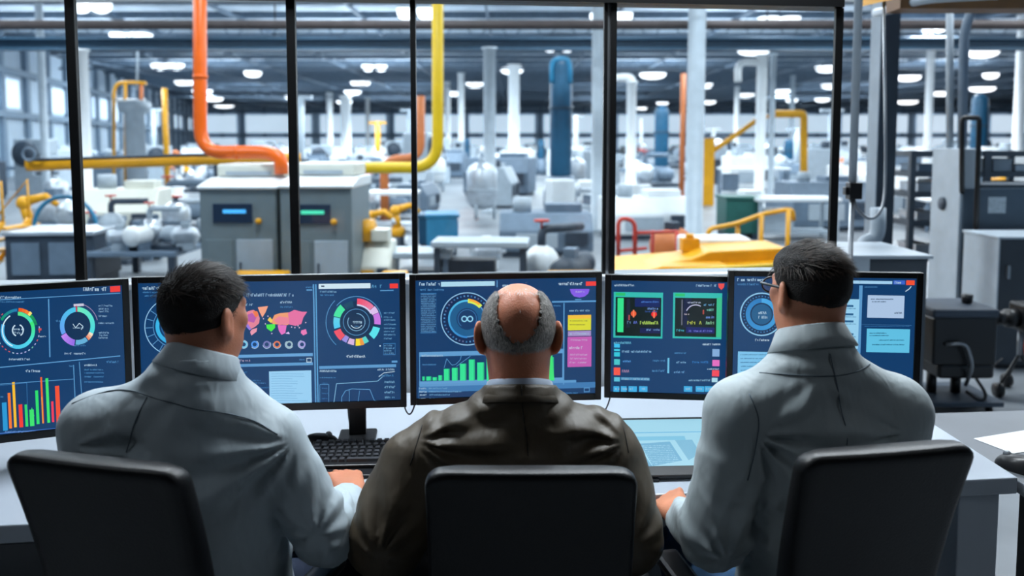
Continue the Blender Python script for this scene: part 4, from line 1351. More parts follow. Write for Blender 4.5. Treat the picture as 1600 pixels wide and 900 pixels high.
    legs(h, q['hL'], q['hR'], q['kL'], q['kR'], q['aL'], q['aR'], .014)
    h.ell(q['pelvis'], (.175, .125, .11), None, .04)
    h.cap(q['hL'], q['hR'], .095, .095, .04)
    h.displace(lambda x, y, z: .004 * (1 - np.abs(2*vnoise(x*14, y*9, z*14) - 1) * 1.5))
    field_object('trousers', h, q['tmat'], body, None, 3)
    for an, rz in ((q['aL'], .12), (q['aR'], -.12)): shoe(body, an, rz)
    eyes(body, T, R)
    return body, gar, T, R, g

def hair_cap(parent, q, R, cutfn, m, thick, name='hair', noise=.004, strand=None, smooth=1):
    c = np.array(q['hc']); sc = q.get('hs', 1.0)
    f = Field(c - .16, c + .17, .003)
    f.ell(c + R @ (np.array((0, -.014, .022)) * sc), np.array((.0765, .096, .088)) * sc + .0015, R, .005)
    idx = np.nonzero(np.abs(f.F) < .05)
    X = f.lo[0] + f.h*idx[0] - c[0]; Y = f.lo[1] + f.h*idx[1] - c[1]; Z = f.lo[2] + f.h*idx[2] - c[2]
    x = (R[0][0]*X + R[1][0]*Y + R[2][0]*Z)/sc; y = (R[0][1]*X + R[1][1]*Y + R[2][1]*Z)/sc; z = (R[0][2]*X + R[1][2]*Y + R[2][2]*Z)/sc
    t = thick(x, y, z)
    n = vnoise(x*60+5, y*26+9, z*45+3) - .5
    f.F[idx] -= (t + n * noise).astype(np.float32)
    d = cutfn(x, y, z)       # >0 : no hair
    f.F[idx] = np.maximum(f.F[idx], d)
    me = f.mesh(name)
    me.materials.append(m)
    o = link_mesh(name, me, parent)
    if smooth:
        s_ = o.modifiers.new('soft', 'SMOOTH'); s_.factor = .5; s_.iterations = smooth
    return o

# ------------------------------------------------------------------- head hair, dark short cut
def dark_cut(x, y, z):
    # hairline: nape, above ears, temples, forehead
    low = np.interp(y, [-.11, -.06, -.02, .012, .03, .055, .09], [-.082, -.072, -.030, .012, .022, .045, .060])
    return (low - z) * .8 + (vnoise(x*150, y*150, z*90) - .5) * .008
def dark_thick(x, y, z):
    top = np.clip((z - .035) / .05, 0, 1); fr = np.clip((y + .02) / .10, 0, 1)
    fade = np.clip((z + .055) / .06, 0, 1)
    cl = vnoise(x*42 + 9, y*20 + 4, z*30) - .5
    return .0009 + fade * .0028 + top * (.008 + .006 * fr + cl * .008)

def dark_strands(parent, q, R, m, seed, n=14000, lift2=.34, topdir=(.35, .95, .05)):
    mb = MB()
    def mask(u, rnd):
        p = np.array((0, -.014, .022)) + u * np.array((.0765, .096, .088))
        low = np.interp(p[1], [-.11, -.06, -.02, .012, .03, .055, .09], [-.076, -.066, -.026, .016, .026, .050, .064])
        if p[2] < low:
            f_ = (p[2] - (low - .042)) / .042
            return p[1] < .03 and f_ > 0 and rnd.rand() < f_ * .8
        return True
    def comb(u):
        # top: forward and to the side; sides and nape: down
        t = max(0, min(1, (u[2] - .25) / .35))
        top = np.array((topdir[0] + .25*u[0], topdir[1], topdir[2])); side = np.array((0, .25, -1.0))
        return top * t + side * (1-t)
    def length(u, rnd):
        t = max(0, min(1, (u[2] - .1) / .5))
        return (.0042 + .024 * t) * rnd.uniform(.6, 1.25)
    thick_base = .003
    strands(mb, q['hc'], R, n, mask, comb, length, .00055, seed, .28, base=.004, sc=q.get('hs', 1.0), jitter=.22)
    # long upper layer over the crown
    def mask2(u, rnd): return u[2] > .42
    def length2(u, rnd): return rnd.uniform(.022, .042)
    strands(mb, q['hc'], R, n // 2, mask2, comb, length2, .0011, seed+5, lift2, base=.010, sc=q.get('hs', 1.0), jitter=.22)
    return mb

def V3(v): return np.array((v.x, v.y, v.z))

# =================================================================== the left man
q1 = dict(
    label='man in a pale blue-grey shirt with thick dark hair, typing at the left', seed=2.3,
    hc=V3(P(321, 493, 1.70)), hrot=(-math.radians(30), math.radians(3)), hs=.88,
    neck=V3(P(308, 588, 1.665)), nr=.060,
    sL=V3(P(157, 668, 1.64)), sR=V3(P(413, 690, 1.70)), shr=.068, elr=.050, wrr=.027,
    eL=V3(P(160, 850, 1.70)), wL=np.array((-.72, 1.95, .815)), dL=(.35, 1, -.12),
    eR=V3(P(508, 834, 1.72)), wR=V3(P(551, 772, 1.985)), dR=(-.42, 1, .05), curlR=.48, uR=(.2, -.45, 1), hsz=1.10,
    pelvis=np.array((-.63, 1.72, .60)),
    hL=np.array((-.72, 1.74, .575)), hR=np.array((-.54, 1.74, .575)), kL=np.array((-.78, 2.16, .53)), kR=np.array((-.44, 2.16, .53)), aL=np.array((-.78, 2.20, .10)), aR=np.array((-.44, 2.22, .10)),
    torso=[((-.655, 1.70, .98), (.172, .115, .17)), ((-.650, 1.72, .85), (.158, .125, .16)), ((-.645, 1.73, .73), (.155, .13, .14)), ((-.64, 1.73, .63), (.165, .13, .11))],
    fans=[(452, 705, 1.6, 12, .0095, .05, .28, 205, 48), (120, 690, 1.6, 11, .0085, .05, .2, -20, 40), (300, 600, 1.6, 9, .0035, .06, .16, 200, 60), (500, 820, 1.7, 8, .006, .03, .10, 90, 120)],
    swags=[(215, 690, 1.6, 0, .9, 0, .1, .1, 0), (290, 575, 1.6, -3, .045, .0028, .12, .05, .3)],
    drape=[('cap', np.array((-.66, 1.665, 1.09)), np.array((-.645, 1.68, .80)), .10, .115)],
    hem=.60, foldamp=.0075, skin=M_skin1, gname='shirt', gmat=M_shirt, tmat=M_trouser, seammat=M_seam,
    ncut=(0, 0, .034), ncutn=(.0, .28, 1.0),
    seams=[[(110, 632, 1.6), (150, 616, 1.6), (210, 611, 1.6), (280, 620, 1.6), (345, 640, 1.6), (395, 668, 1.6), (425, 690, 1.6)],
           [(236, 616, 1.6), (222, 650, 1.6), (205, 700, 1.6), (196, 730, 1.6)]],
)
body1, shirt1, T1, R1, g1 = person(q1)
collar(shirt1, 'collar', M_shirt, q1['neck'] + np.array((.003, .006, .012)), rotm(-.25, .24, .16), .062, .066, .050, .044, .017, drop=.010)
hair_cap(body1, q1, R1, dark_cut, M_hairdark, dark_thick)
mb = dark_strands(body1, q1, R1, M_strand1, 11)
mb.build('hair_strands', M_strand1, body1)

# =================================================================== the middle man
q2 = dict(
    label='balding grey-haired man in a dark brown jacket, seated in the middle', seed=7.9,
    hc=V3(P(810, 522, 1.86)), hrot=(0, math.radians(14)), hs=1.03,
    neck=V3(P(812, 618, 1.815)), nr=.062,
    sL=V3(P(697, 700, 1.80)), sR=V3(P(930, 698, 1.80)), shr=.074, elr=.062, wrr=.045,
    eL=V3(P(604, 846, 1.74)), wL=np.array((-.17, 2.02, .80)), dL=(.25, 1, -.10),
    eR=V3(P(975, 838, 1.74)), wR=np.array((.17, 2.04, .80)), dR=(-.25, 1, -.10),
    pelvis=np.array((.02, 1.82, .56)),
    hL=np.array((-.075, 1.84, .535)), hR=np.array((.11, 1.84, .535)), kL=np.array((-.15, 2.26, .50)), kR=np.array((.18, 2.26, .50)), aL=np.array((-.15, 2.3, .10)), aR=np.array((.18, 2.3, .10)),
    torso=[((.018, 1.81, .90), (.175, .115, .16)), ((.02, 1.83, .76), (.165, .12, .16)), ((.02, 1.83, .62), (.17, .125, .12))],
    drape=[('cap', np.array((-.06, 1.79, .965)), np.array((.10, 1.79, .965)), .085, .085), ('cap', V3(P(640, 720, 1.78)), V3(P(604, 830, 1.73)), .062, .066), ('cap', V3(P(965, 720, 1.78)), V3(P(980, 830, 1.74)), .055, .060)],
    fans=[(985, 700, 1.7, 13, .0085, .05, .22, 185, 42), (645, 700, 1.7, 13, .0085, .05, .22, -5, 42), (600, 850, 1.7, 8, .006, .03, .12, 70, 100), (985, 840, 1.7, 8, .006, .03, .12, 100, 100)],
    swags=[(745, 700, 1.7, 5, .075, .0055, .10, .09, -.25), (895, 700, 1.7, 5, .075, .0055, .10, .09, .25), (820, 640, 1.7, 3, .05, .003, .16, .05, 0)],
    hem=.56, foldamp=.0085, skin=M_skin2, gname='jacket', gmat=M_jacket, tmat=M_trouser, seammat=M_jseam,
    ncut=(0, 0, .024), ncutn=(0, .28, 1.0), seamr=.0013,
    seams=[[(815, 612, 1.7), (817, 650, 1.7), (824, 690, 1.7), (826, 725, 1.7)], [(662, 655, 1.7), (652, 690, 1.7), (640, 730, 1.7)], [(975, 660, 1.7), (982, 690, 1.7), (985, 715, 1.7)]],
)
body2, jacket2, T2, R2, g2 = person(q2)
collar(jacket2, 'jacket_collar', M_jacket, q2['neck'] + np.array((0, .004, -.012)), rotm(0, .26), .074, .072, .036, .034, .018, drop=.014)
collar(body2, 'shirt_collar', mat('pale_blue_shirt_collar', (190, 206, 228), .6), q2['neck'] + np.array((0, .006, .0)), rotm(0, .26), .065, .066, .036, .026, .002, drop=.010)
def bald_cut(x, y, z):
    low = np.interp(y, [-.11, -.06, -.02, .012, .03, .055, .09], [-.068, -.060, -.030, .002, .010, .030, .045])
    low = low - .010
    a = (low - z) * .8 + (vnoise(x*120, y*120, z*120) - .5) * .006
    # bare crown and forehead
    r1 = np.sqrt((x/.046)**2 + ((z-.055)/.075)**2) + (vnoise(x*160, y*160, z*160) - .5)*.22
    r2 = np.sqrt((x/.056)**2 + ((y-.015)/.105)**2)
    b = np.where(y < 0, (1 - np.where(z > .06, np.minimum(r1, r2), r1)) * .03, (1 - r2) * .03)
    b = np.where((z > .05), np.maximum(b, (1 - r2) * .03), b)
    b2 = np.where((y > .045), .02, -1)
    return np.maximum(np.maximum(a, b), b2)
hair_cap(body2, q2, R2, bald_cut, M_hairgrey, lambda x, y, z: .0016 + .0022*np.clip((z+.06)/.06, 0, 1) + 0*x, noise=.0015)
mb = MB()
def gmask(u, rnd):
    p = np.array((0, -.014, .022)) + u * np.array((.0765, .096, .088))
    low = np.interp(p[1], [-.11, -.06, -.02, .012, .03, .055, .09], [-.070, -.062, -.028, .004, .012, .034, .05])
    if p[2] < low or p[1] > .055: return False
    r = math.sqrt((p[0]/.050)**2 + ((p[2]-.055)/.078)**2) if p[1] < 0 and p[2] < .08 else math.sqrt((p[0]/.058)**2 + ((p[1]-.015)/.105)**2)
    if r < 1: return rnd.rand() < max(0.004, (r - .80) * 1.6)
    return True
strands(mb, q2['hc'], R2, 26000, gmask, lambda u: np.array((u[0]*.35, -.25*(1 if u[1] < 0 else -.6), -1.0)), lambda u, r: .010*r.uniform(.6, 1.3), .00042, 5, .30, base=.004, sc=q2['hs'], jitter=.22)
mb.build('hair_strands', M_strandgrey, body2)

# =================================================================== the right man
q3 = dict(
    label='man with glasses and a pale grey shirt, seated at the right, head turned left', seed=4.7,
    hc=V3(P(1264, 454, 1.76)), hrot=(math.radians(19), math.radians(3)), hs=.87,
    neck=V3(P(1270, 552, 1.72)), nr=.060,
    sL=V3(P(1158, 648, 1.70)), sR=V3(P(1395, 642, 1.73)), shr=.070, elr=.055, wrr=.030,
    eL=V3(P(1116, 832, 1.70)), wL=V3(P(1058, 803, 1.895)), dL=(-.02, 1, -.06), curlL=.5, uL=(-.45, -.3, 1),
    eR=np.array((.83, 1.76, .84)), wR=np.array((.76, 2.02, .80)), dR=(-.3, 1, -.08),
    pelvis=np.array((.66, 1.75, .60)),
    hL=np.array((.57, 1.77, .575)), hR=np.array((.75, 1.77, .575)), kL=np.array((.47, 2.16, .53)), kR=np.array((.80, 2.18, .53)), aL=np.array((.50, 2.2, .10)), aR=np.array((.80, 2.22, .10)),
    torso=[((.645, 1.73, .99), (.168, .112, .17)), ((.65, 1.75, .85), (.155, .12, .16)), ((.655, 1.75, .73), (.155, .125, .14)), ((.66, 1.75, .63), (.165, .125, .11))],
    drape=[('cap', np.array((.60, 1.70, 1.07)), np.array((.66, 1.70, .80)), .095, .10), ('cap', V3(P(1118, 800, 1.71)), V3(P(1120, 840, 1.70)), .050, .050)],
    fans=[(1185, 690, 1.6, 12, .0095, .05, .26, -25, 48), (1440, 690, 1.6, 12, .0085, .05, .24, 200, 42), (1290, 590, 1.6, 10, .003, .06, .2, -90, 80), (1120, 850, 1.7, 8, .007, .03, .12, 95, 110)],
    swags=[(1270, 560, 1.6, -3, .045, .0025, .12, .05, 0)],
    hem=.60, foldamp=.0075, skin=M_skin3, gname='shirt', gmat=M_shirt3, tmat=M_jean, seammat=M_seam,
    ncut=(0, 0, .034), ncutn=(0, .28, 1.0),
    seams=[[(1155, 612, 1.6), (1190, 602, 1.6), (1230, 597, 1.6), (1290, 594, 1.6), (1350, 592, 1.6), (1400, 588, 1.6), (1432, 596, 1.6)],
           [(1308, 560, 1.6), (1313, 594, 1.6), (1320, 640, 1.6), (1328, 700, 1.6)], [(1180, 625, 1.6), (1192, 660, 1.6), (1186, 710, 1.6), (1175, 760, 1.6)]],
)
body3, shirt3, T3, R3, g3 = person(q3)
collar(shirt3, 'collar', M_shirt3, q3['neck'] + np.array((0, .006, .010)), rotm(.15, .22, -.03), .062, .066, .050, .044, .017, drop=.010)
hair_cap(body3, q3, R3, dark_cut, M_hairdark2, dark_thick)
mb = dark_strands(body3, q3, R3, M_strand3, 23, lift2=.18, topdir=(.8, -.55, -.1))
mb.build('hair_strands', M_strand3, body3)
# spectacles
gl = MB()
for sx in (-1, 1):
    gl.tube([tuple(T3(sx*.078, -.004, .006)), tuple(T3(sx*.081, .010, .012)), tuple(T3(sx*.078, .06, .013)), tuple(T3(sx*.068, .098, .013))], [.0022, .003, .003, .003], 8)
    ringp = []
    for k in range(25):
        a = 2*PI*k/24
        ringp.append(tuple(T3(sx*.036 + .026*math.cos(a), .102, .006 + .019*math.sin(a))))
    gl.tube(ringp, .0022, 6, cap=False)
gl.tube([tuple(T3(-.010, .104, .010)), tuple(T3(0, .108, .012)), tuple(T3(.010, .104, .010))], .002, 6)
go = gl.build('glasses', M_black, body3)
for sx in (-1, 1):
    mb = MB(); pts = [tuple(T3(sx*.036 + .0245*math.cos(2*PI*k/20), .1015, .006 + .0175*math.sin(2*PI*k/20))) for k in range(20)]
    pts2 = [tuple(T3(sx*.036 + .0245*math.cos(2*PI*k/20), .1035, .006 + .0175*math.sin(2*PI*k/20))) for k in range(20)]
    mb.add(pts + pts2, [tuple(range(20)), tuple(reversed(range(20, 40)))] + [(k, (k+1) % 20, 20+(k+1) % 20, 20+k) for k in range(20)])
    mb.build('lens', M_lens, go)
# =================================================================== factory hall beyond the glass
H = 7.0
M_roof = mat('grey_roof_deck', (200, 212, 222), .8, var=.22, scale=.8)
M_purlin = mat('dark_roof_steel', (104, 120, 136), .6, var=.15)
M_bluebeam = mat('blue_crane_beam', (44, 74, 96), .5, var=.12)
M_brown = mat('brown_pipe_duct', (70, 62, 62), .6, var=.15)
M_greybeam = mat('light_grey_duct', (140, 146, 152), .6, var=.1)
M_white = mat('white_enamel', (232, 236, 238), .38, var=.04)
M_cream = mat('cream_enamel', (222, 222, 210), .42, var=.05)
M_grey = mat('grey_green_enamel', (112, 126, 132), .45, var=.06)
M_lgrey = mat('light_grey_enamel', (168, 180, 190), .45, var=.08)
M_mgrey = mat('blue_grey_enamel', (104, 122, 140), .5, var=.12)
M_dark = mat('dark_blue_grey_steel', (52, 64, 78), .5, var=.18)
M_alu = mat('bright_aluminium', (196, 204, 212), .35, .6, var=.15)
M_yellow = mat('yellow_enamel', (232, 164, 16), .42, var=.08)
M_yellow2 = mat('lemon_yellow_pipe', (232, 192, 12), .42, var=.06)
M_orange = mat('orange_pipe_paint', (238, 100, 4), .36, var=.05)
M_blue = mat('deep_blue_enamel', (26, 84, 116), .42, var=.10)
M_sky = mat('sky_blue_enamel', (48, 130, 170), .42, var=.10)
M_red = mat('red_enamel', (200, 62, 48), .5, var=.10)
M_green = mat('dark_green_enamel', (34, 92, 84), .5, var=.10)
M_copper = mat('burnt_orange_enamel', (208, 118, 62), .5, var=.10)
M_wallp = mat('pale_blue_wall_cladding', (188, 204, 218), .7, var=.10, scale=.5)
M_rib = mat('blue_grey_cladding_rib', (120, 140, 158), .7, var=.1)
M_daylight = mat('daylit_window_pane', (214, 232, 248), .6, var=.05, scale=.4, emit=.85)
M_display = mat('dark_blue_display', (18, 40, 66), .25, var=.1)
M_disp_c = mat('lit_cyan_line', (70, 170, 235), .5, var=.02, emit=.9)
M_disp_g = mat('lit_green_line', (70, 200, 160), .5, var=.02, emit=.9)

# ---- shell
mb = MB()
mb.box(-60, 90, 3.12, 120, H, H + .2)
mb.cur = 1
for k in range(34):
    y = 8 + k * 3.3
    mb.box(-58, 88, y, y + .12, H - .28, H)
for k in range(30):
    x = -56 + k * 5
    mb.box(x, x + .09, 4, 118, H - .42, H - .28)
tag(mb.build('ceiling', [M_roof, M_purlin]), kind='structure')
mb = MB(); mb.box(-60, 90, 118, 118.4, 0, H)
mb.cur = 1
for k in range(50): mb.box(-59 + k*3, -58.8 + k*3, 117.8, 118, 0, H)
mb.box(-60, 90, 117.75, 118, 2.7, 2.95); mb.box(-60, 90, 117.75, 118, 6.0, 6.3)
tag(mb.build('wall_far', [M_wallp, M_rib]), kind='structure')
for k in range(12):
    x0 = -48 + k * 10.5
    mb = MB(); mb.box(x0, x0 + 9.2, 117.7, 117.78, 3.2, 5.7)
    tag(mb.build('window_%d' % (7 + k), M_daylight), kind='structure')
    mb = MB(); mb.box(x0, x0 + 9.2, 117.7, 117.78, .9, 2.5)
    tag(mb.build('window_%d' % (27 + k), M_daylight), kind='structure')
def lwx(y): return -14.6 - .245 * y
mb = MB()
mb.add([(lwx(10), 10, 0), (lwx(118), 118, 0), (lwx(118), 118, H), (lwx(10), 10, H), (lwx(10)-.3, 10, 0), (lwx(118)-.3, 118, 0), (lwx(118)-.3, 118, H), (lwx(10)-.3, 10, H)],
       [(0,1,2,3),(7,6,5,4),(0,4,5,1),(3,2,6,7),(0,3,7,4),(1,5,6,2)])
mb.cur = 1
for k in range(28):
    y = 11 + k * 3.6
    mb.obox((lwx(y) + .12, y, H/2), (.24, .5, H), rz=.24)
for z_ in (2.9, 5.0):
    mb.add([(lwx(10), 10, z_), (lwx(118), 118, z_), (lwx(118)+.35, 118, z_), (lwx(10)+.35, 10, z_), (lwx(10), 10, z_+.3), (lwx(118), 118, z_+.3), (lwx(118)+.35, 118, z_+.3), (lwx(10)+.35, 10, z_+.3)],
           [(0,1,2,3),(7,6,5,4),(0,4,5,1),(3,2,6,7),(0,3,7,4),(1,5,6,2)])
tag(mb.build('wall_left', [M_wallp, M_rib]), kind='structure')
for k in range(8):
    y = 24 + k * 11
    a, b = y, y + 7.5
    mb = MB(); mb.add([(lwx(a)+.05, a, 3.4), (lwx(b)+.05, b, 3.4), (lwx(b)+.05, b, 4.8), (lwx(a)+.05, a, 4.8), (lwx(a)+.01, a, 3.4), (lwx(b)+.01, b, 3.4), (lwx(b)+.01, b, 4.8), (lwx(a)+.01, a, 4.8)],
       [(0,1,2,3),(7,6,5,4),(0,4,5,1),(3,2,6,7),(0,3,7,4),(1,5,6,2)])
    tag(mb.build('window_%d' % (40 + k), M_daylight), kind='structure')
mb = MB(); mb.box(88, 88.4, 3, 118, 0, H); tag(mb.build('wall_right', M_wallp), kind='structure')
# side infill between the hall wall and the control room, out of the photo's view
mb = MB(); mb.box(-17.3, -17.0, 2.6, 10, 0, H); tag(mb.build('wall_left', M_wallp), kind='structure')
mb = MB(); mb.box(-17.3, -3.4, 2.5, 2.62, 0, H); mb.box(-3.4, 3.4, 3.02, 3.12, 3.0, H); mb.box(3.4, 88, 2.3, 2.42, 0, H)
tag(mb.build('wall_back', M_rib), kind='structure')

def beam(name, x0, x1, y, z0, z1, t, m, label, cat='beam', flange=True):
    mb = MB()
    if flange:
        mb.box(x0, x1, y, y+.04, z0, z1); mb.box(x0, x1, y-t/2, y+t/2, z1-.04, z1); mb.box(x0, x1, y-t/2, y+t/2, z0, z0+.04)
    else:
        mb.tube([(x0, y, (z0+z1)/2), (x1, y, (z0+z1)/2)], (z1-z0)/2, 12)
        for k in range(6): mb.tube([(x0 + 2 + k*8.1, y, z1-.01), (x0 + 2 + k*8.1, y, H-.43)], .012, 6)
    o = mb.build(name, m, origin=((x0+x1)/2, y, z0))
    tag(o, label, cat)
beam('crane_beam', -19, 30, 20.3, 3.87, 4.16, .3, M_bluebeam, 'long blue crane beam crossing the whole hall on the columns')
beam('overhead_duct', -14, 30, 13.9, 3.50, 3.66, .2, M_brown, 'brown overhead pipe crossing the top of all window panes', 'pipe', False)
beam('overhead_duct', -14, 30, 12.6, 3.71, 3.78, .2, M_greybeam, 'thin pale overhead pipe running above the brown one', 'pipe', False)
for k, y in enumerate((34, 48, 62, 76, 92, 106)):
    mb = MB()
    x0, x1 = lwx(y) + .5, 86
    mb.box(x0, x1, y-.1, y+.1, H-.5, H-.43); mb.box(x0, x1, y-.1, y+.1, H-1.15, H-1.07)
    n = int((x1-x0) / 1.4)
    for i in range(n):
        a = x0 + i*1.4
        mb.add([(a, y-.03, H-1.1), (a+.06, y-.03, H-1.1), (a+.76, y-.03, H-.47), (a+.70, y-.03, H-.47)], [(0,1,2,3)])
        mb.add([(a+.70, y, H-.47), (a+.76, y, H-.47), (a+1.4, y, H-1.1), (a+1.34, y, H-1.1)], [(0,1,2,3)])
    tag(mb.build('roof_truss', M_purlin, origin=(0, y, H-1.15)), 'dark steel lattice roof truss high under the hall roof', 'roof truss', 'lattice trusses under the hall roof')

# ---- hall ceiling lights
def hall_light(px, py, wpx, pair, energy=260, xyz=None):
    t = hall_light_proto.copy() if False else None
LPX = [(205,53,60,2),(262,100,48,2),(290,127,32,1),(316,141,30,1),(333,153,30,1),(350,164,30,1),
 (650,15,58,2),(612,62,46,2),(585,102,38,2),(563,128,30,1),(551,142,26,1),(538,158,24,1),(140,3,60,2),
 (955,22,65,2),(873,69,50,2),(800,107,36,1),(742,130,28,1),(710,144,24,1),
 (1217,28,62,2),(1178,75,50,1),(1020,115,40,1),(1165,147,26,1),(1108,158,20,1),(1035,160,18,1),(1221,141,26,1),(1237,155,18,1),(1292,104,34,1),(1298,132,28,1),(1285,154,22,1),(1105,131,16,1),(1003,168,16,1),
 (1460,36,32,2),(1535,79,46,1),(1419,119,36,1),(1470,144,26,1),(1418,158,30,1),(1535,137,36,1),(1548,115,22,1),(430,60,30,1),(395,112,26,1),(455,150,20,1)]
def light_proto(n):
    t = thing('ceiling_light', (0, 0, 0), 'x', 'ceiling light')
    w = .85 if n == 2 else 1.35
    for i in range(n):
        x = (i - (n-1)/2) * .95
        mb = MB()
        vs = []; m_ = 24
        for (s_, z_) in ((.3, .10), (1.0, .03), (1.04, 0)):
            for k in range(m_):
                a = 2*PI*k/m_; ca, sa = math.cos(a), math.sin(a)
                vs.append((x + w/2*s_*math.copysign(abs(ca)**.7, ca), .55*s_*math.copysign(abs(sa)**.7, sa), z_))
        fs = []
        for j in range(2):
            for k in range(m_): fs.append((j*m_+k, (j+1)*m_+k, (j+1)*m_+(k+1) % m_, j*m_+(k+1) % m_))
        fs.append(tuple(range(m_)))
        mb.add(vs, fs, True)
        mb.build('reflector', M_greybeam, t)
        mb = MB()
        vs = []; fs = []
        for (s_, z_) in ((1.0, -.002), (.97, -.12), (.86, -.24), (.6, -.33), (.25, -.37)):
            for k in range(m_):
                a = 2*PI*k/m_; ca, sa = math.cos(a), math.sin(a)
                vs.append((x + w/2*s_*math.copysign(abs(ca)**.7, ca), .55*s_*math.copysign(abs(sa)**.7, sa), z_))
        for j in range(4):
            for k in range(m_): fs.append((j*m_+k, j*m_+(k+1) % m_, (j+1)*m_+(k+1) % m_, (j+1)*m_+k))
        fs.append(tuple(4*m_ + k for k in range(m_)))
        mb.add(vs, fs, True)
        mb.build('diffuser', mat('bright_lamp_diffuser', (245, 248, 252), .6, var=.01, emit=2.6), t)
    mb = MB(); mb.tube([(0, 0, .05), (0, 0, .8)], .03, 6); mb.build('hanger', M_purlin, t)
    return t
pr1, pr2 = light_proto(1), light_proto(2)
LZ = H - .55
used = {1: False, 2: False}
rowname = lambda px: 'left' if px < 420 else ('left middle' if px < 700 else ('middle' if px < 1000 else ('right middle' if px < 1330 else 'right')))
for (px, py, wp, n) in LPX:
    p = PZ(px, py, LZ)
    src = pr2 if n == 2 else pr1
    if used[n]: t = copy_tree(src)
    else: t = src; used[n] = True
    t.location = p
    s_ = wp * p.y / 1300 / (1.8 if n == 2 else 1.35)
    t.scale = (s_, min(1.6, max(.8, s_)), 1)
    t['group'] = 'factory ceiling lights, %s rows' % rowname(px)
    t['label'] = ('double white ceiling lamp' if n == 2 else 'oval white ceiling lamp') + ' glowing under the factory roof, ' + rowname(px) + ' rows'
# lamps that light the hall, one under each bay
def bay(x, y, e, sx=1.6, sy=.9):
    L = bpy.data.lights.new('bay_lamp', 'AREA'); L.shape = 'RECTANGLE'; L.size = sx; L.size_y = sy; L.energy = e; L.color = (.87, .945, 1.0)
    o = bpy.data.objects.new('bay_lamp', L); COL.objects.link(o); o.location = (x, y, LZ - .42)
for (px, py, wp, n) in LPX:
    p = PZ(px, py, LZ)
    if py < 135: bay(p.x, p.y, 700)
    elif py < 150: bay(p.x, p.y, 800)
for y in (6.5, 12, 18.5, 25.5):  # unseen lamps without fixtures, added over the near hall, also rimming the men
    for x in (-9.5, -3.2, 3.2, 9.5, 16):
        if y < 8 and x > 4: continue
        bay(x + (-.245*(y-12)), y, 300 if y > 8 else 330)

# unseen upward lamps without fixtures, added to brighten the roof
for (y, zz) in ((22.5, 3.6), (36, 3.8), (54, 4.0), (74, 4.2), (96, 4.2)):
    for x in (-14 - .12*y, -3 - .1*y, 9, 22 + .1*y):
        L = bpy.data.lights.new('added_roof_wash', 'AREA'); L.shape = 'RECTANGLE'; L.size = 6.0; L.size_y = 1.5; L.energy = 620 if y > 30 else 120; L.color = (.80, .90, 1.0)
        o = bpy.data.objects.new('added_roof_wash', L); COL.objects.link(o); o.location = (x, y, zz); o.rotation_euler = (PI + .35, 0, 0)
# ---- columns
def column(px, w, d, m, label, top=H-.5, round_=True, extra=None):
    c = P(px, 230, d)
    r = w * d / 1300 / 2
    mb = MB()
    if round_:
        mb.lathe([(r*1.5, 0), (r*1.5, .04), (r, .05), (r, top-.05), (r*1.3, top-.04), (r*1.3, top)], (c.x, d, 0), 18)
    else:
        mb.box(c.x-r, c.x+r, d-r, d-r*.75, 0, top); mb.box(c.x-r, c.x+r, d+r*.75, d+r, 0, top); mb.box(c.x-r*.12, c.x+r*.12, d-r*.75, d+r*.75, 0, top)
        mb.box(c.x-r*1.5, c.x+r*1.5, d-r*1.5, d+r*1.5, 0, .04)
    if extra: extra(mb, c, r, top)
    o = mb.build('column', m, origin=(c.x, d, 0))
    tag(o, label, 'column')
    return c
column(131, 22, 20.0, M_white, 'white column left of the orange pipe, under the blue beam', 3.86)
column(70, 12, 24, M_lgrey, 'slim grey column near the left wall, behind the yellow arm', 6.3)
column(765, 19, 19.6, M_lgrey, 'grey column in the middle pane, left of the blue standing cylinder', 3.86)
column(803, 17, 38, M_white, 'white column directly left of the blue standing cylinder', 5.2)
column(721, 10, 58, M_white, 'thin far white column right of the lemon yellow pipe')
column(700, 8, 66, M_white, 'thinnest far white column beside the lemon yellow pipe')
column(516, 10, 80, M_white, 'thin far white column behind the twin cabinets')
column(541, 16, 52, M_white, 'broad far white column right above the twin cabinets', 4.6)
column(934, 20, 15.4, M_lgrey, 'pale grey column just left of the double window post', 6.3)
def hook(mb, c, r, top):
    mb.tube(bend([(c.x, c.y, top-.1), (c.x, c.y, top+.15), (c.x-.8, c.y, top+.1), (c.x-1.0, c.y, top-.25)], .3), r*.8, 10)
column(986, 15, 28, M_white, 'white column with a bent pipe at its top, right of the double post', 3.7, extra=hook)
column(1086, 27, 13.2, M_lgrey, 'tall pale grey column standing in the right hand pane')
column(1188, 16, 20.6, M_white, 'white column of the pair in the right hand pane', 3.80)
column(1205, 9, 20.9, M_lgrey, 'thin grey column of the pair in the right hand pane', 3.86)
column(1236, 7, 60, M_lgrey, 'far thin grey column behind the yellow hoist frame')
column(575, 7, 88, M_white, 'farthest thin white column in the left middle pane')
column(1150, 8, 70, M_white, 'far thin white column between the tall column and the pair')
column(1449, 12, 40, M_white, 'white column seen above the dark rack')
column(1590, 16, 32, M_white, 'white column at the right edge of the photo')
# bent white duct beside the pair of columns
a = P(1153, 128, 20.6); b = P(1153, 96, 20.6); c = P(1190, 98, 20.6)
mb = MB(); mb.tube(bend([a, b, c], .25), .09, 10); tag(mb.build('duct', M_white, origin=a), 'short bent white duct joined to the white column of the pair', 'duct')

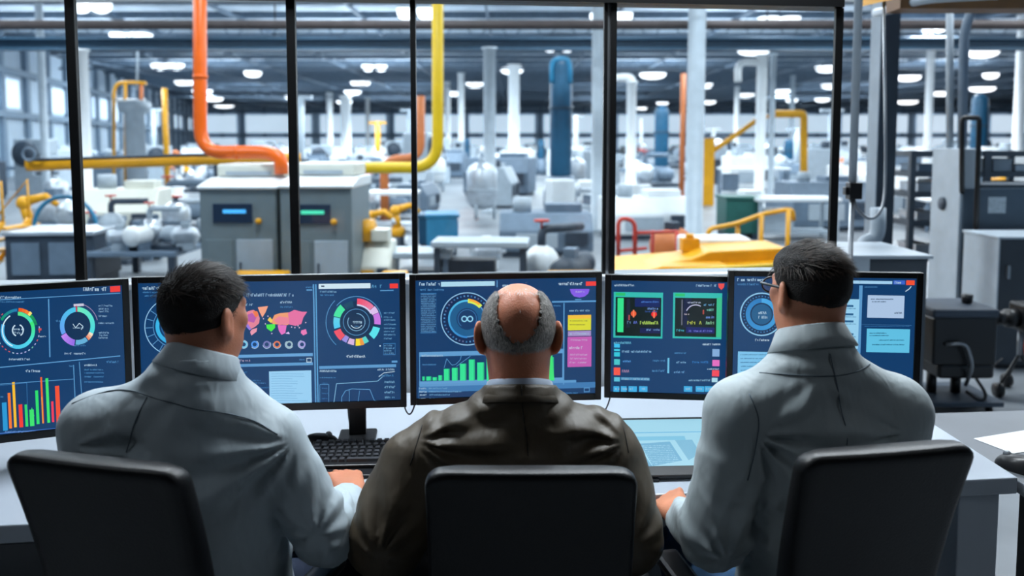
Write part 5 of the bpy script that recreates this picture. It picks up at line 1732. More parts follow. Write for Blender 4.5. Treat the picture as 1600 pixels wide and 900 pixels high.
# ---- pipes in front of the hall
def pipe(name, pts, r, m, label, rr=.25, ends=True):
    mb = MB(); mb.tube(bend(pts, rr, 8), r, 16)
    o = mb.build(name, m, origin=pts[0])
    tag(o, label, 'pipe')
    return o
D0 = 8.7
op = pipe('overhead_pipe', [P(311, -330, D0), P(313, 238, D0), P(438, 238, D0-.35), P(440, 272, D0-.35)], .068, M_orange, 'thick orange pipe dropping from the roof and bending onto the left cabinet', .28)
for (x, y) in ((313, 120), (370, 238)):
    p = P(x, y, D0 - (.17 if x > 320 else 0))
    mb = MB(); mb.lathe([(.070, -.02), (.074, -.02), (.074, .02), (.070, .02)], tuple(p), 18, 'Z' if x < 320 else 'X')
    mb.build('flange', M_orange, op)
pipe('overhead_pipe', [P(684, -330, 10.6), P(684, 262, 10.6), P(540, 262, 10.6), P(470, 262, 10.6), P(470, 480, 10.6)], .072, M_yellow2, 'thick lemon yellow pipe rising to the roof right of the twin cabinets', .34)
pipe('overhead_pipe', [P(657, 150, 17), P(657, 246, 17), P(600, 250, 17), (P(600, 250, 17).x, 17, 0)], .09, M_copper, 'short orange-yellow pipe just left of the lemon yellow pipe', .3)
ca = thing('crane_arm', P(44, 258, 10.2), 'amber yellow horizontal arm with a grey ring at its left end', 'crane')
mb = MB(); mb.tube([P(42, 258, 10.2), P(300, 250, 10.6), P(470, 246, 10.9)], [.075, .072, .06], 14); mb.build('boom', M_yellow, ca)
mb = MB(); mb.tube([P(42, 250, 10.15), P(300, 242, 10.55), P(400, 240, 10.7)], [.018, .018, .018], 8); mb.build('rail', M_dark, ca)
c = P(45, 241, 10.1); mb = MB(); mb.tube(arc((c.x, c.y, c.z), .075, 0, 2*PI, 24), .016, 8, cap=False); mb.build('ring', M_mgrey, ca)

# ---- twin control cabinets
def big_cabinet(xc, y, w, m_line, label, hz=1.185):
    t = thing('control_cabinet', (xc, y, 0), label, 'cabinet')
    M = Matrix.Translation((xc, y, 0))
    h = w/2
    mb = MB(M); mb.box(-h, h, 0, 1.0, .06, hz); mb.build('body', M_grey, t, bevel=.012)
    mb = MB(M); mb.box(-h+.04, h-.04, .04, .96, 0, .06); mb.build('plinth', M_dark, t)
    mb = MB(M)   # white lid, sloping up to the back
    mb.add([(-h-.02, -.02, hz), (h+.02, -.02, hz), (h+.02, 1.02, hz), (-h-.02, 1.02, hz), (-h-.02, -.02, hz+.03), (h+.02, -.02, hz+.03), (h+.02, .35, hz+.10), (-h-.02, .35, hz+.10), (h+.02, 1.02, hz+.10), (-h-.02, 1.02, hz+.10)],
           [(0,3,2,1),(0,1,5,4),(4,5,6,7),(7,6,8,9),(1,2,8,6,5),(0,4,7,9,3),(2,3,9,8)])
    mb.build('lid', M_white, t, bevel=.012)
    mb = MB(M); mb.box(-h+.03, h-.03, .40, .98, hz+.10, hz+.235); mb.build('top_housing', M_cream, t, bevel=.03, seg=3)
    mb = MB(M); mb.box(-h+.13, h-.16, .385, .398, hz+.12, hz+.16); mb.build('vent', M_lgrey, t)
    mb = MB(M); mb.box(-.24, .14, -.012, -.0, .86, 1.045); d = mb.build('display', M_display, t, bevel=.004)
    mb = MB(M); mb.box(-.14, .08, -.016, -.0125, .955, .99); mb.build('lit_line', m_line, d)
    mb = MB(M); mb.lathe([(.002, -.03), (.028, -.03), (.03, 0), (.002, 0)], (h-.17, 0, .88), 14, 'Y'); mb.build('button', M_yellow, t)
    mb = MB(M); mb.box(-.02, h-.04, -.012, 0, .12, .70); mb.build('door', M_lgrey, t, bevel=.004)
    mb = MB(M); mb.box(-h+.05, -.06, -.010, 0, .12, .70); mb.build('door', M_grey, t, bevel=.004)
    mb = MB(M); mb.box(.01, .025, -.03, -.012, .38, .48); mb.build('handle', M_dark, t)
    return t
big_cabinet(P(371, 300, 8).x, 8.0, .74, M_disp_c, 'left of the twin cabinets, fed by the orange pipe, with a cyan lit display')
big_cabinet(P(497, 300, 8).x, 7.9, .68, M_disp_g, 'right of the twin cabinets, behind the window post, with a green lit display', 1.2)
p = P(432, 420, 8.3)
mb = MB(); mb.lathe([(.035, 0), (.04, .02), (.04, .55), (.02, .60), (.02, .7)], (p.x, 8.15, 0), 12)
tag(mb.build('gas_bottle', M_yellow, origin=(p.x, 8.15, 0)), 'narrow yellow bottle in the gap between the twin cabinets', 'bottle')

# ---- machine builders (front towards -y, base at the origin)
def g_machine(m1, m2, w=1.6, d=1.1, h=1.25):
    t = thing('machine_tool', (0, 0, 0), 'x', 'machine')
    mb = MB(); mb.add([(-w/2,-d/2,.08),(w/2,-d/2,.08),(w/2,d/2,.08),(-w/2,d/2,.08),(-w/2,-d/2,h*.62),(w/2,-d/2,h*.62),(w/2,d/2,h),(-w/2,d/2,h),(-w/2,-d/2+.25,h),(w/2,-d/2+.25,h)],
        [(0,3,2,1),(0,1,5,4),(4,5,9,8),(8,9,6,7),(1,2,6,9,5),(0,4,8,7,3),(2,3,7,6)])
    mb.build('casing', m1, t, bevel=.03)
    mb = MB(); mb.box(-w/2+.05, w/2-.05, -d/2+.05, d/2-.05, 0, .08); mb.build('base', M_dark, t)
    mb = MB(); mb.box(-w*.32, w*.12, -d/2-.02, -d/2, h*.22, h*.56); mb.build('door', m2, t, bevel=.01)
    mb = MB(); mb.box(w*.2, w*.44, -d/2-.06, -d/2, h*.30, h*.60); mb.build('control_panel', M_dark, t, bevel=.01)
    mb = MB(); mb.cyl((-w*.25, 0, h), (-w*.25, 0, h+.22), .14, .14, 14); mb.build('stack', m2, t)
    mb = MB(); mb.box(0, w*.4, -.1, d*.35, h, h+.12); mb.build('hatch', m1, t, bevel=.01)
    return t
def g_lathe(m1, m2, w=2.4):
    t = thing('lathe', (0, 0, 0), 'x', 'machine')
    mb = MB(); mb.box(-w/2, w/2, -.3, .3, .0, .42); mb.build('bed', m1, t, bevel=.02)
    mb = MB(); mb.box(-w/2, -w/2+.6, -.32, .32, .42, 1.05); mb.build('headstock', m2, t, bevel=.04)
    mb = MB(); mb.cyl((-w/2+.6, 0, .78), (-w/2+.78, 0, .78), .17, .17, 16); mb.build('chuck', M_alu, t)
    mb = MB(); mb.cyl((-w/2+.78, 0, .78), (w/2-.4, 0, .78), .06, .06, 12); mb.build('workpiece', M_alu, t)
    mb = MB(); mb.box(w/2-.45, w/2-.1, -.2, .2, .42, .92); mb.build('tailstock', m2, t, bevel=.03)
    mb = MB(); mb.box(-.2, .3, -.36, .34, .42, .66); mb.cyl((.05, -.36, .5), (.05, -.42, .5), .09); mb.build('carriage', M_mgrey, t)
    mb = MB(); mb.box(-w/2, w/2, -.36, -.30, .2, .34); mb.build('chip_tray', M_alu, t)
    return t
def g_motor(m1, m2, s=1.0):
    t = thing('electric_motor', (0, 0, 0), 'x', 'motor')
    pr = [(.05, -.34), (.16, -.33), (.20, -.28)]
    for k in range(12): pr += [(.235, -.25+k*.04), (.235, -.235+k*.04), (.205, -.23+k*.04), (.205, -.215+k*.04)]
    pr += [(.20, .24), (.12, .30), (.04, .30), (.035, .42)]
    mb = MB(); mb.lathe([(r*s, h*s) for r, h in pr], (0, 0, .34*s), 22, 'X'); mb.build('motor_body', m1, t)
    mb = MB(); mb.box(-.2*s, .2*s, -.18*s, -.12*s, 0, .2*s); mb.box(-.2*s, .2*s, .12*s, .18*s, 0, .2*s); mb.build('foot', m2, t)
    mb = MB(); mb.box(-.1*s, .1*s, -.08*s, .08*s, .52*s, .68*s); mb.build('terminal_box', m2, t, bevel=.01)
    return t
def g_pump(m1, m2):
    t = thing('pump_set', (0, 0, 0), 'x', 'pump')
    mb = MB(); mb.box(-.8, .8, -.3, .3, 0, .12); mb.build('base_frame', M_dark, t)
    mb = MB(); mb.ball((-.42, 0, .48), .34, 18, (1, .9, 1)); mb.cyl((-.42, 0, .12), (-.42, 0, .3), .2); mb.build('pump_body', m1, t)
    mb = MB(); mb.tube(bend([(-.42, 0, .6), (-.42, 0, 1.1), (.1, 0, 1.1), (.5, .1, 1.1)], .15), .08, 12); mb.build('discharge_pipe', m2, t)
    mb = MB(); mb.lathe([(.05, -.30), (.19, -.28), (.22, -.2), (.22, .22), (.15, .3), (.04, .32)], (.35, 0, .42), 18, 'X'); mb.build('motor_body', m2, t)
    mb = MB(); mb.lathe([(.02, -.02), (.14, -.02), (.14, .02), (.02, .02)], (-.42, 0, 1.25), 16); mb.cyl((-.42, 0, 1.05), (-.42, 0, 1.24), .02); mb.build('handwheel', M_red, t)
    return t
def g_tank(m1, m2, r=.45, h=2.0):
    t = thing('storage_tank', (0, 0, 0), 'x', 'tank')
    mb = MB(); mb.lathe([(.05, .25), (r*.7, .30), (r, .45), (r, h-.25), (r*.8, h-.1), (r*.4, h-.02), (.05, h)], (0, 0, 0), 24); mb.build('vessel', m1, t)
    for k in range(3):
        a = 2*PI*k/3
        mb = MB(); mb.cyl((r*.8*math.cos(a), r*.8*math.sin(a), 0), (r*.8*math.cos(a), r*.8*math.sin(a), .5), .04); mb.build('leg', m2, t)
    mb = MB(); mb.lathe([(r*1.02, h*.5), (r*1.05, h*.5), (r*1.05, h*.5+.05), (r*1.02, h*.5+.05)], (0, 0, 0), 24); mb.build('band', m2, t)
    mb = MB(); mb.cyl((0, 0, h-.02), (0, 0, h+.12), .08); mb.build('cap', m2, t)
    return t
def g_robot(m1):
    t = thing('robot_arm', (0, 0, 0), 'x', 'robot arm')
    mb = MB(); mb.lathe([(.02, 0), (.26, 0), (.26, .1), (.18, .14), (.18, .34), (.02, .34)], (0, 0, 0), 20); mb.build('pedestal', M_dark, t)
    mb = MB(); mb.ball((0, 0, .45), .2, 16); mb.cyl((-.16, 0, .48), (.16, 0, .48), .12); mb.build('shoulder', m1, t)
    mb = MB(); mb.tube([(0, 0, .48), (-.12, -.05, 1.0)], [.12, .10], 14); mb.build('lower_arm', m1, t)
    mb = MB(); mb.ball((-.12, -.05, 1.03), .15, 14); mb.build('elbow', m1, t)
    mb = MB(); mb.tube([(-.12, -.05, 1.05), (.28, -.2, 1.16), (.5, -.3, .98)], [.11, .08, .06], 14); mb.build('upper_arm', m1, t)
    mb = MB(); mb.cyl((.5, -.3, .98), (.54, -.32, .84), .05, .07); mb.build('gripper', M_alu, t)
    return t
def g_bench(m1, m2, w=1.8, d=.8, h=.8):
    t = thing('workbench', (0, 0, 0), 'x', 'workbench')
    mb = MB(); mb.box(-w/2, w/2, -d/2, d/2, h-.06, h); mb.build('tabletop', m1, t, bevel=.01)
    for sx in (-1, 1):
        for sy in (-1, 1):
            mb = MB(); mb.box(sx*(w/2-.06)-.03, sx*(w/2-.06)+.03, sy*(d/2-.06)-.03, sy*(d/2-.06)+.03, 0, h-.06); mb.build('leg', m2, t)
    mb = MB(); mb.box(-w/2+.09, w/2-.09, -d/2+.1, d/2-.09, .12, .16); mb.build('shelf', m2, t)
    mb = MB(); mb.box(-w/2+.15, -w/2+.65, -d/2+.12, d/2-.15, .16, h-.2); mb.build('drawer_unit', m2, t, bevel=.01)
    return t
def g_conveyor(m1, m2, w=3.0):
    t = thing('conveyor', (0, 0, 0), 'x', 'conveyor')
    for s_ in (-1, 1):
        mb = MB(); mb.box(-w/2, w/2, s_*.32-.03, s_*.32+.03, .62, .78); mb.build('side_rail', m1, t)
        for x in (-w/2+.2, w/2-.2):
            mb = MB(); mb.box(x-.03, x+.03, s_*.32-.03, s_*.32+.03, 0, .62); mb.build('leg', m1, t)
    n = int(w / .15)
    for i in range(n):
        x = -w/2 + .08 + i*.15
        mb = MB(); mb.cyl((x, -.29, .73), (x, .29, .73), .045, .045, 8); mb.build('roller', m2, t)
    return t
def g_press(m1, m2):
    t = thing('press', (0, 0, 0), 'x', 'press')
    mb = MB(); mb.prism([(-.5, 0), (.5, 0), (.5, .65), (.1, .65), (.1, 1.25), (.5, 1.25), (.5, 1.75), (-.5, 1.75)], -.35, .35); mb.build('frame', m1, t, bevel=.03)
    mb = MB(); mb.cyl((.3, 0, 1.25), (.3, 0, .95), .1); mb.box(.15, .45, -.15, .15, .88, .95); mb.build('ram', M_alu, t)
    mb = MB(); mb.box(.12, .55, -.25, .25, .65, .72); mb.build('bolster', m2, t)
    mb = MB(); mb.lathe([(.05, -.06), (.38, -.06), (.38, .06), (.05, .06)], (-.1, -.42, 1.3), 24, 'Y'); mb.build('flywheel', m2, t)
    return t
def g_crate(m1, m2, w=.8, h=.6):
    t = thing('storage_crate', (0, 0, 0), 'x', 'crate')
    mb = MB(); mb.box(-w/2, w/2, -.35, .35, .1, h); mb.build('box', m1, t, bevel=.015)
    mb = MB(); mb.box(-w/2-.02, w/2+.02, -.37, .37, h, h+.05); mb.build('lid', m2, t, bevel=.01)
    for x in (-w/2+.08, 0, w/2-.08):
        mb = MB(); mb.box(x-.05, x+.05, -.35, .35, 0, .1); mb.build('skid', M_dark, t)
    return t

def put(t, px, d, rz=0, label=None, sc=1.0, z=0, group=None):
    c = P(px, 230, d)
    t.location = (c.x, d, z); t.rotation_euler = (0, 0, rz); t.scale = (sc, sc, sc)
    if label: t['label'] = label
    if group: t['group'] = group
    return t

# ---- things that can be told apart in the photo
t = thing('washing_machine_unit', P(100, 440, 9.6).xy.to_3d(), 'dark blue-grey low machine with a pale top, bottom left behind the glass', 'machine')
t.name = 'dark_machine'
c = P(98, 360, 9.6); M = Matrix.Translation((c.x, 9.6, 0)) @ Matrix.Rotation(.08, 4, 'Z')
mb = MB(M); mb.box(-.48, .48, -.35, .45, .08, .60); mb.build('casing', M_dark, t, bevel=.02)
mb = MB(M); mb.box(-.50, .50, -.38, .48, .60, .645); mb.build('top_plate', M_alu, t, bevel=.01)
mb = MB(M); mb.box(-.40, -.10, -.37, -.352, .16, .52); mb.build('door', M_mgrey, t)
mb = MB(M); mb.box(0, .36, -.37, -.352, .16, .52); mb.build('door', M_mgrey, t)
for x in (-.42, .42):
    mb = MB(M); mb.box(x-.04, x+.04, -.3, .4, 0, .08); mb.build('foot', M_dark, t)
c = P(102, 350, 10.6)
mb = MB(); mb.tube(arc((c.x, 10.6, .55), .40, 0, PI, 20), .028, 8); mb.tube([(c.x-.4, 10.6, 0), (c.x-.4, 10.6, .56)], .028, 8); mb.tube([(c.x+.4, 10.6, 0), (c.x+.4, 10.6, .56)], .028, 8)
tag(mb.build('hoop_guard', M_sky, origin=(c.x, 10.6, 0)), 'blue arched hoop standing behind the dark machine at left', 'guard hoop')
put(g_robot(M_yellow), 44, 12.5, .5, 'yellow robot arm at the far left behind the first window post', .72)
put(g_machine(M_cream, M_lgrey, 1.15, .9, .92), 195, 13.2, .1, 'cream low machine behind the silver motors, left pane')
sk = thing('skid_platform', (P(240, 400, 9.8).x, 9.8, 0), 'low grey platform carrying small silver motors, left of the twin cabinets', 'platform')
cx_ = P(240, 400, 9.8).x
mb = MB(); mb.box(cx_-.55, cx_+.50, 9.2, 10.5, .36, .42); mb.build('deck', M_mgrey, sk, bevel=.01)
for x in (cx_-.5, cx_+.45):
    for y in (9.25, 10.45):
        mb = MB(); mb.box(x-.04, x+.04, y-.04, y+.04, 0, .36); mb.build('leg', M_dark, sk)
for (px_, d_, rz_, kind_, sc_, lab_) in ((182, 9.4, .4, 'm', .42, 'small silver motor at the left front of the grey platform'), (212, 9.35, 1.3, 'm2', .50, 'small silver motor with end turned to the viewer, front of the grey platform'),
    (250, 9.5, -.3, 'p', .42, 'small silver pump at the front of the grey platform'), (286, 9.4, .2, 'm', .46, 'small silver motor at the right front of the grey platform'), (196, 10.1, .1, 'p2', .46, 'small grey pump at the left back of the grey platform'),
    (236, 10.2, .9, 'm2', .5, 'small silver motor in the middle back of the grey platform'), (272, 10.1, 0, 't', .42, 'small silver tank at the back of the grey platform'), (300, 10.2, .5, 'p', .45, 'small silver pump at the right back of the grey platform')):
    o_ = {'m': lambda: g_motor(M_alu, M_lgrey), 'm2': lambda: g_motor(M_white, M_mgrey), 'p': lambda: g_pump(M_alu, M_lgrey), 'p2': lambda: g_pump(M_lgrey, M_dark), 't': lambda: g_tank(M_alu, M_mgrey, .4, 1.2)}[kind_]()
    put(o_, px_, d_, rz_, lab_, sc_, z=.42)
put(g_pump(M_lgrey, M_mgrey), 160, 11.3, -.2, 'grey pump set with red handwheel right behind the blue hoop', .55)
put(g_motor(M_alu, M_mgrey), 225, 11.6, -.2, 'silver motor behind the grey platform, before the cream machine', .7)
st = thing('staircase', P(8, 400, 9.5).xy.to_3d(), 'yellow open steps at the left edge behind the glass', 'stairs')
c = P(4, 400, 9.5); M = Matrix.Translation((c.x, 9.5, 0))
for s_ in (-1, 1):
    mb = MB(M); mb.tube([(-.35, s_*.25, .05), (.18, s_*.25, .75)], .03, 6); mb.build('stringer', M_yellow, st)
    mb = MB(M); mb.tube([(-.35, s_*.25, .05), (-.35, s_*.25, .6), (.18, s_*.25, 1.2), (.18, s_*.25, .75)], .016, 6); mb.build('handrail', M_yellow, st)
for i in range(5):
    mb = MB(M); x = -.30 + i*.11; mb.box(x-.06, x+.06, -.24, .24, .10+i*.14, .125+i*.14); mb.build('tread', M_yellow, st)
# yellow cage frame and hanging bits, upper left
yf = thing('hanging_cage', P(220, 290, 22).xy.to_3d(), 'yellow pipe frame around a pale hanging unit, upper left pane', 'frame')
pp = lambda x, y, d=22: P(x, y, d)
mb = MB(); mb.tube(bend([pp(178, 300), pp(178, 135), pp(190, 128), pp(228, 130)], .3), .045, 8); mb.build('hoop', M_yellow, yf)
mb = MB(); mb.tube([pp(196, 300), pp(196, 130)], .04, 8); mb.build('upright', M_yellow, yf)
mb = MB(); mb.tube([pp(178, 156), pp(228, 156)], .03, 8); mb.build('crossbar', M_white, yf)
mb = MB(); mb.tube([pp(221, 300), pp(221, 132)], .05, 8); mb.build('upright', M_copper, yf)
mb = MB(); c = pp(213, 250); mb.lathe([(.1, -.9), (.25, -.85), (.25, 1.2), (.4, 1.3), (.42, 1.5), (.1, 1.6)], (c.x, 22, c.z), 18); mb.build('hanging_unit', M_lgrey, yf)
mb = MB(); mb.tube([pp(215, 60), pp(214, 140)], .03, 6); mb.build('hanger', M_lgrey, yf)
def post(px, y0, y1, d, r, m, name, label, cat='pole'):
    a = P(px, y0, d); mb = MB(); mb.cyl((a.x, d, 0), (a.x, d, P(px, y1, d).z), r, r, 12); mb.box(a.x-r*2, a.x+r*2, d-r*2, d+r*2, 0, .03)
    tag(mb.build(name, m, origin=(a.x, d, 0)), label, cat)
post(262, 300, 138, 26, .085, M_yellow, 'pole', 'yellow pole between the pipe frame and the orange pipe')
post(1065, 300, 115, 25, .08, M_copper, 'pole', 'orange pole just left of the tall pale grey column')
post(1001, 300, 185, 40, .06, M_white, 'pole', 'thin white pole right of the column with the bent pipe')
# blue standing cylinders
def blue_tank(px, w, ytop, ybot, d, label, m=None):
    c = P(px, ybot, d); r = w*d/1300/2; zt = P(px, ytop, d).z; zb = max(0, c.z)
    t = thing('standing_cylinder', (c.x, d, 0), label, 'tank')
    mb = MB(); mb.lathe([(r*.9, zb), (r, zb+.05), (r, zt-r), (r*.93, zt-r*.6), (r*.7, zt-r*.25), (r*.3, zt-.02), (.02, zt)], (c.x, d, 0), 24); mb.build('shell', m or M_blue, t)
    mb = MB(); mb.lathe([(r*1.06, zb+(zt-zb)*.55), (r*1.1, zb+(zt-zb)*.55), (r*1.1, zb+(zt-zb)*.55+.08), (r*1.06, zb+(zt-zb)*.55+.08)], (c.x, d, 0), 24); mb.build('band', M_bluebeam, t)
    if zb > .1:
        mb = MB(); mb.lathe([(r*1.6, 0), (r*1.6, zb*.5), (r*1.25, zb*.6), (r*1.25, zb), (r*.5, zb)], (c.x, d, 0), 20); mb.build('stand', M_mgrey, t)
    return t
t = blue_tank(876, 34, 86, 275, 22, 'large blue standing cylinder in the middle pane')
c = P(876, 90, 22)
mb = MB(); mb.tube(bend([P(862, 130, 21.8), P(862, 92, 21.8), P(890, 92, 21.8), P(891, 130, 21.8)], .2), .07, 10); mb.build('bent_pipe', M_sky, t)
blue_tank(1033, 22, 165, 260, 36, 'blue standing cylinder left of the tall pale grey column')
blue_tank(1232, 15, 217, 262, 36, 'small blue standing cylinder behind the yellow hoist')
blue_tank(730, 9, 215, 250, 44, 'tiny blue standing cylinder left of the grey middle column')
blue_tank(845, 11, 218, 248, 44, 'tiny blue standing cylinder left of the large one')
blue_tank(1527, 24, 146, 262, 30, 'blue standing cylinder seen above the rack at right')
# middle pane
put(g_crate(M_sky, M_sky, .46, .55), 690, 12.4, .1, 'sky blue box in the middle pane behind the dark bench')
put(g_crate(M_blue, M_blue, .30, .50), 668, 12.9, .1, 'narrow deep blue box beside the sky blue box')
put(g_bench(M_lgrey, M_dark, 1.0, .55, .62), 752, 8.7, -.05, 'dark bench with grey top right behind the middle monitor')
t = put(g_machine(M_mgrey, M_lgrey, 1.35, 1.0, .62), 852, 12.3, 0, 'blue-grey box machine behind the bench, middle pane')
put(g_pump(M_white, M_dark), 878, 9.3, .5, 'white pump set with red handwheel beside the double window post', .62)
put(g_motor(M_dark, M_mgrey, .8), 893, 8.6, 1.2, 'dark motor beside the white pump, middle pane')
put(g_motor(M_alu, M_white, .62), 760, 10.8, .3, 'silver motor standing behind the dark bench')
put(g_robot(M_yellow), 585, 12.2, 0, 'left robot arm of the two yellow ones beside the twin cabinets', .55)
put(g_robot(M_yellow), 620, 12.8, .8, 'right robot arm of the two yellow ones beside the twin cabinets', .58)
t = put(g_machine(M_cream, M_yellow, .44, .5, .62), 580, 8.6, 0, 'small cream machine with yellow door right of the twin cabinets')
put(g_bench(M_lgrey, M_mgrey, .7, .6, .50), 655, 8.8, 0, 'low pale bench directly right of the cream machine')
put(g_bench(M_white, M_lgrey, 1.5, .9, .75), 590, 15.5, 0, 'white bench behind the two yellow robot arms')
# right pane: yellow deck machine, railings
yd = thing('deck_machine', P(1080, 430, 7.6).xy.to_3d(), 'long yellow deck machine low behind the squarish monitor', 'machine')
c = P(1080, 400, 7.6)
mb = MB(); mb.add([(c.x-.75,7.0,.0),(c.x+.85,7.0,.0),(c.x+.85,8.0,.0),(c.x-.75,8.0,.0),(c.x-.75,7.0,.48),(c.x+.85,7.0,.56),(c.x+.85,8.0,.66),(c.x-.75,8.0,.54)],
   [(0,3,2,1),(4,5,6,7),(0,1,5,4),(1,2,6,5),(2,3,7,6),(3,0,4,7)]); mb.build('deck', M_yellow, yd, bevel=.04)
mb = MB(); mb.prism([(c.x-.45, .54), (c.x-.05, .60), (c.x+.12, .67), (c.x+.80, .70), (c.x+.80, .55)], 7.35, 7.95); mb.build('raised_cover', M_yellow, yd, bevel=.02)
mb = MB(); mb.prism([(c.x-.62, .50), (c.x-.35, .57), (c.x+.2, .58), (c.x+.3, .50)], 7.1, 7.4); mb.build('raised_cover', M_yellow, yd, bevel=.015)
mb = MB(); mb.tube([(c.x-.7, 7.02, .52), (c.x+.8, 7.02, .60)], .02, 8); mb.build('front_rail', M_yellow2, yd)
mb = MB(); mb.box(c.x+.0, c.x+.65, 7.92, 8.3, .50, .72); mb.build('white_guard', M_white, yd, bevel=.03)
mb = MB(); mb.box(c.x-.06, c.x+.10, 7.7, 7.85, .62, .74); mb.cyl((c.x+.02, 7.77, .74), (c.x+.02, 7.77, .78), .04); mb.build('filler_cap', M_yellow, yd)
mb = MB(); mb.box(c.x-.75, c.x+.85, 6.96, 7.0, .10, .16); mb.build('stripe', M_dark, yd)
for (px, w_, lab) in ((900, .50, 'low yellow ramp left of the double window post'), (395, .5, 'low yellow platform in front of the left twin cabinet'), (610, .24, 'low yellow step right of the cream machine')):
    c = P(px, 425, 7.4)
    o = MB().box(c.x-w_/2, c.x+w_/2, 7.2, 7.75, 0, .44).build('platform', M_yellow, origin=(c.x, 7.5, 0), bevel=.02)
    tag(o, lab, 'platform')
rl = thing('railing', P(1175, 400, 9).xy.to_3d(), 'yellow railing rising to the right behind the yellow deck', 'railing')
mb = MB(); mb.tube(bend([P(1105, 400, 8.9), P(1106, 358, 8.9), P(1150, 350, 9), P(1190, 335, 9.1), P(1238, 326, 9.2), P(1240, 345, 9.2)], .08), .026, 8); mb.build('top_rail', M_yellow, rl)
for (x, y) in ((1153, 350), (1190, 336), (1232, 328)):
    mb = MB(); a = P(x, y, 9.05); mb.cyl((a.x, 9.05, 0), a, .026, None, 8); mb.build('rail_post', M_yellow, rl)
rr = thing('railing', P(1000, 400, 9.6).xy.to_3d(), 'red tube railing right of the double window post', 'railing')
mb = MB(); mb.tube(bend([P(966, 410, 9.6), P(966, 340, 9.6), P(992, 344, 9.6), P(992, 410, 9.6)], .1), .026, 8); mb.build('rail_frame', M_red, rr)
mb = MB(); mb.tube([P(992, 364, 9.6), P(1058, 362, 9.8)], .02, 8); mb.build('crossbar', M_red, rr)
mb = MB(); mb.tube([P(968, 392, 9.6), P(1010, 388, 9.7)], .02, 8); mb.build('crossbar', M_red, rr)
for x in (1020, 1058):
    mb = MB(); a = P(x, 360, 9.75); mb.cyl((a.x, 9.75, 0), a, .022, None, 8); mb.build('rail_post', M_red, rr)
put(g_motor(M_copper, M_dark, .75), 1052, 10.8, .9, 'orange motor on the floor behind the red railing', 1.2)
put(g_crate(M_green, M_green, .58, .68), 1155, 14.4, 0, 'dark green box between the tall grey column and the white pair')
put(g_machine(M_white, M_lgrey, 1.5, 1.0, .7), 1010, 14.5, .1, 'white low machine behind the red railing')
put(g_bench(M_white, M_lgrey, 1.4, .8, .72), 1240, 14.2, 0, 'white bench right of the white pair of columns')
# yellow hoist frame
hf = thing('hoist_frame', P(1180, 300, 22).xy.to_3d(), 'yellow hoist with a diagonal boom, upper right pane', 'hoist')
a = P(1106, 216, 22)
mb = MB(); mb.box(a.x-.16, a.x+.16, 21.9, 22.1, 0, a.z); mb.build('mast', M_yellow, hf)
mb = MB(); mb.tube([P(1108, 240, 22), P(1182, 188, 22)], .07, 8); mb.build('boom', M_yellow, hf)
mb = MB(); mb.tube(bend([P(1204, 178, 22), P(1256, 178, 22), P(1256, 300, 22)], .1), .10, 8); mb.build('gantry', M_yellow, hf)
mb = MB(); mb.tube([P(1182, 188, 22), P(1206, 180, 22)], .05, 8); mb.build('link', M_yellow, hf)

# ---- the crowd of machines further back
rs = random.Random(12)
protos = [
 ('machine', lambda: g_machine(M_white, M_lgrey), 'white enclosed machine'),
 ('machine', lambda: g_machine(M_mgrey, M_lgrey, 1.9, 1.2, 1.1), 'blue-grey enclosed machine'),
 ('machine', lambda: g_machine(M_lgrey, M_dark, 1.4, 1.1, 1.35), 'light grey enclosed machine'),
 ('lathe', lambda: g_lathe(M_dark, M_lgrey), 'grey lathe on a dark bed'),
 ('lathe', lambda: g_lathe(M_lgrey, M_white), 'pale lathe with white headstock'),
 ('motor', lambda: g_motor(M_alu, M_mgrey, 1.5), 'big silver finned motor'),
 ('pump', lambda: g_pump(M_alu, M_mgrey), 'silver pump with red handwheel'),
 ('tank', lambda: g_tank(M_alu, M_lgrey, .4, 1.5), 'silver upright tank on legs'),
 ('tank', lambda: g_tank(M_white, M_lgrey, .5, 1.3), 'white upright tank on legs'),
 ('robot', lambda: g_robot(M_yellow), 'yellow robot arm'),
 ('robot', lambda: g_robot(M_copper), 'orange robot arm'),
 ('bench', lambda: g_bench(M_white, M_mgrey, 2.2, .9, .85), 'white topped workbench'),
 ('conveyor', lambda: g_conveyor(M_mgrey, M_alu), 'roller conveyor'),
 ('press', lambda: g_press(M_lgrey, M_dark), 'pale grey press with dark flywheel'),
 ('press', lambda: g_press(M_dark, M_alu), 'dark press with bright flywheel'),
 ('crate', lambda: g_crate(M_sky, M_blue, .9, .8), 'blue lidded crate'),
 ('crate', lambda: g_crate(M_red, M_copper, .8, .6), 'red lidded crate'),
 ('machine', lambda: g_machine(M_dark, M_mgrey, 1.3, 1.0, 1.2), 'dark enclosed machine'),
]
weights = [9, 9, 8, 6, 6, 7, 8, 5, 4, 4, 2, 8, 4, 5, 3, 2, 1.5, 4]
made = {}
zones = [(14.5, 22, 'near'), (22, 45, 'middle distance'), (45, 112, 'far')]
spots = []
d = 15.5
while d < 110:
    step = 1.9 + d * .035
    x = max(lwx(d) + 2.6, -.66 * d)
    while x < .62 * d:
        spots.append((x + rs.uniform(-.3, .3), d + rs.uniform(-.5, .5)))
        x += rs.uniform(1.15, 1.7) + d * .042
    d += 1.5 + d * .03 + rs.uniform(0, .5)
HERO = [(195, 13.2), (590, 15.5), (1155, 14.4), (1010, 14.5), (1240, 14.2), (876, 22), (934, 15.4), (70, 24), (721, 58), (700, 66), (541, 52), (541, 80), (1205, 20.9), (1449, 40), (1590, 32), (1236, 60), (1150, 70), (262, 26), (1065, 25), (1527, 30), (131, 20), (765, 19.6), (1188, 20.6), (986, 28), (803, 38), (213, 22), (1106, 22), (1033, 36)]
heroes = [(P(px, 230, dd).x, dd) for px, dd in HERO]
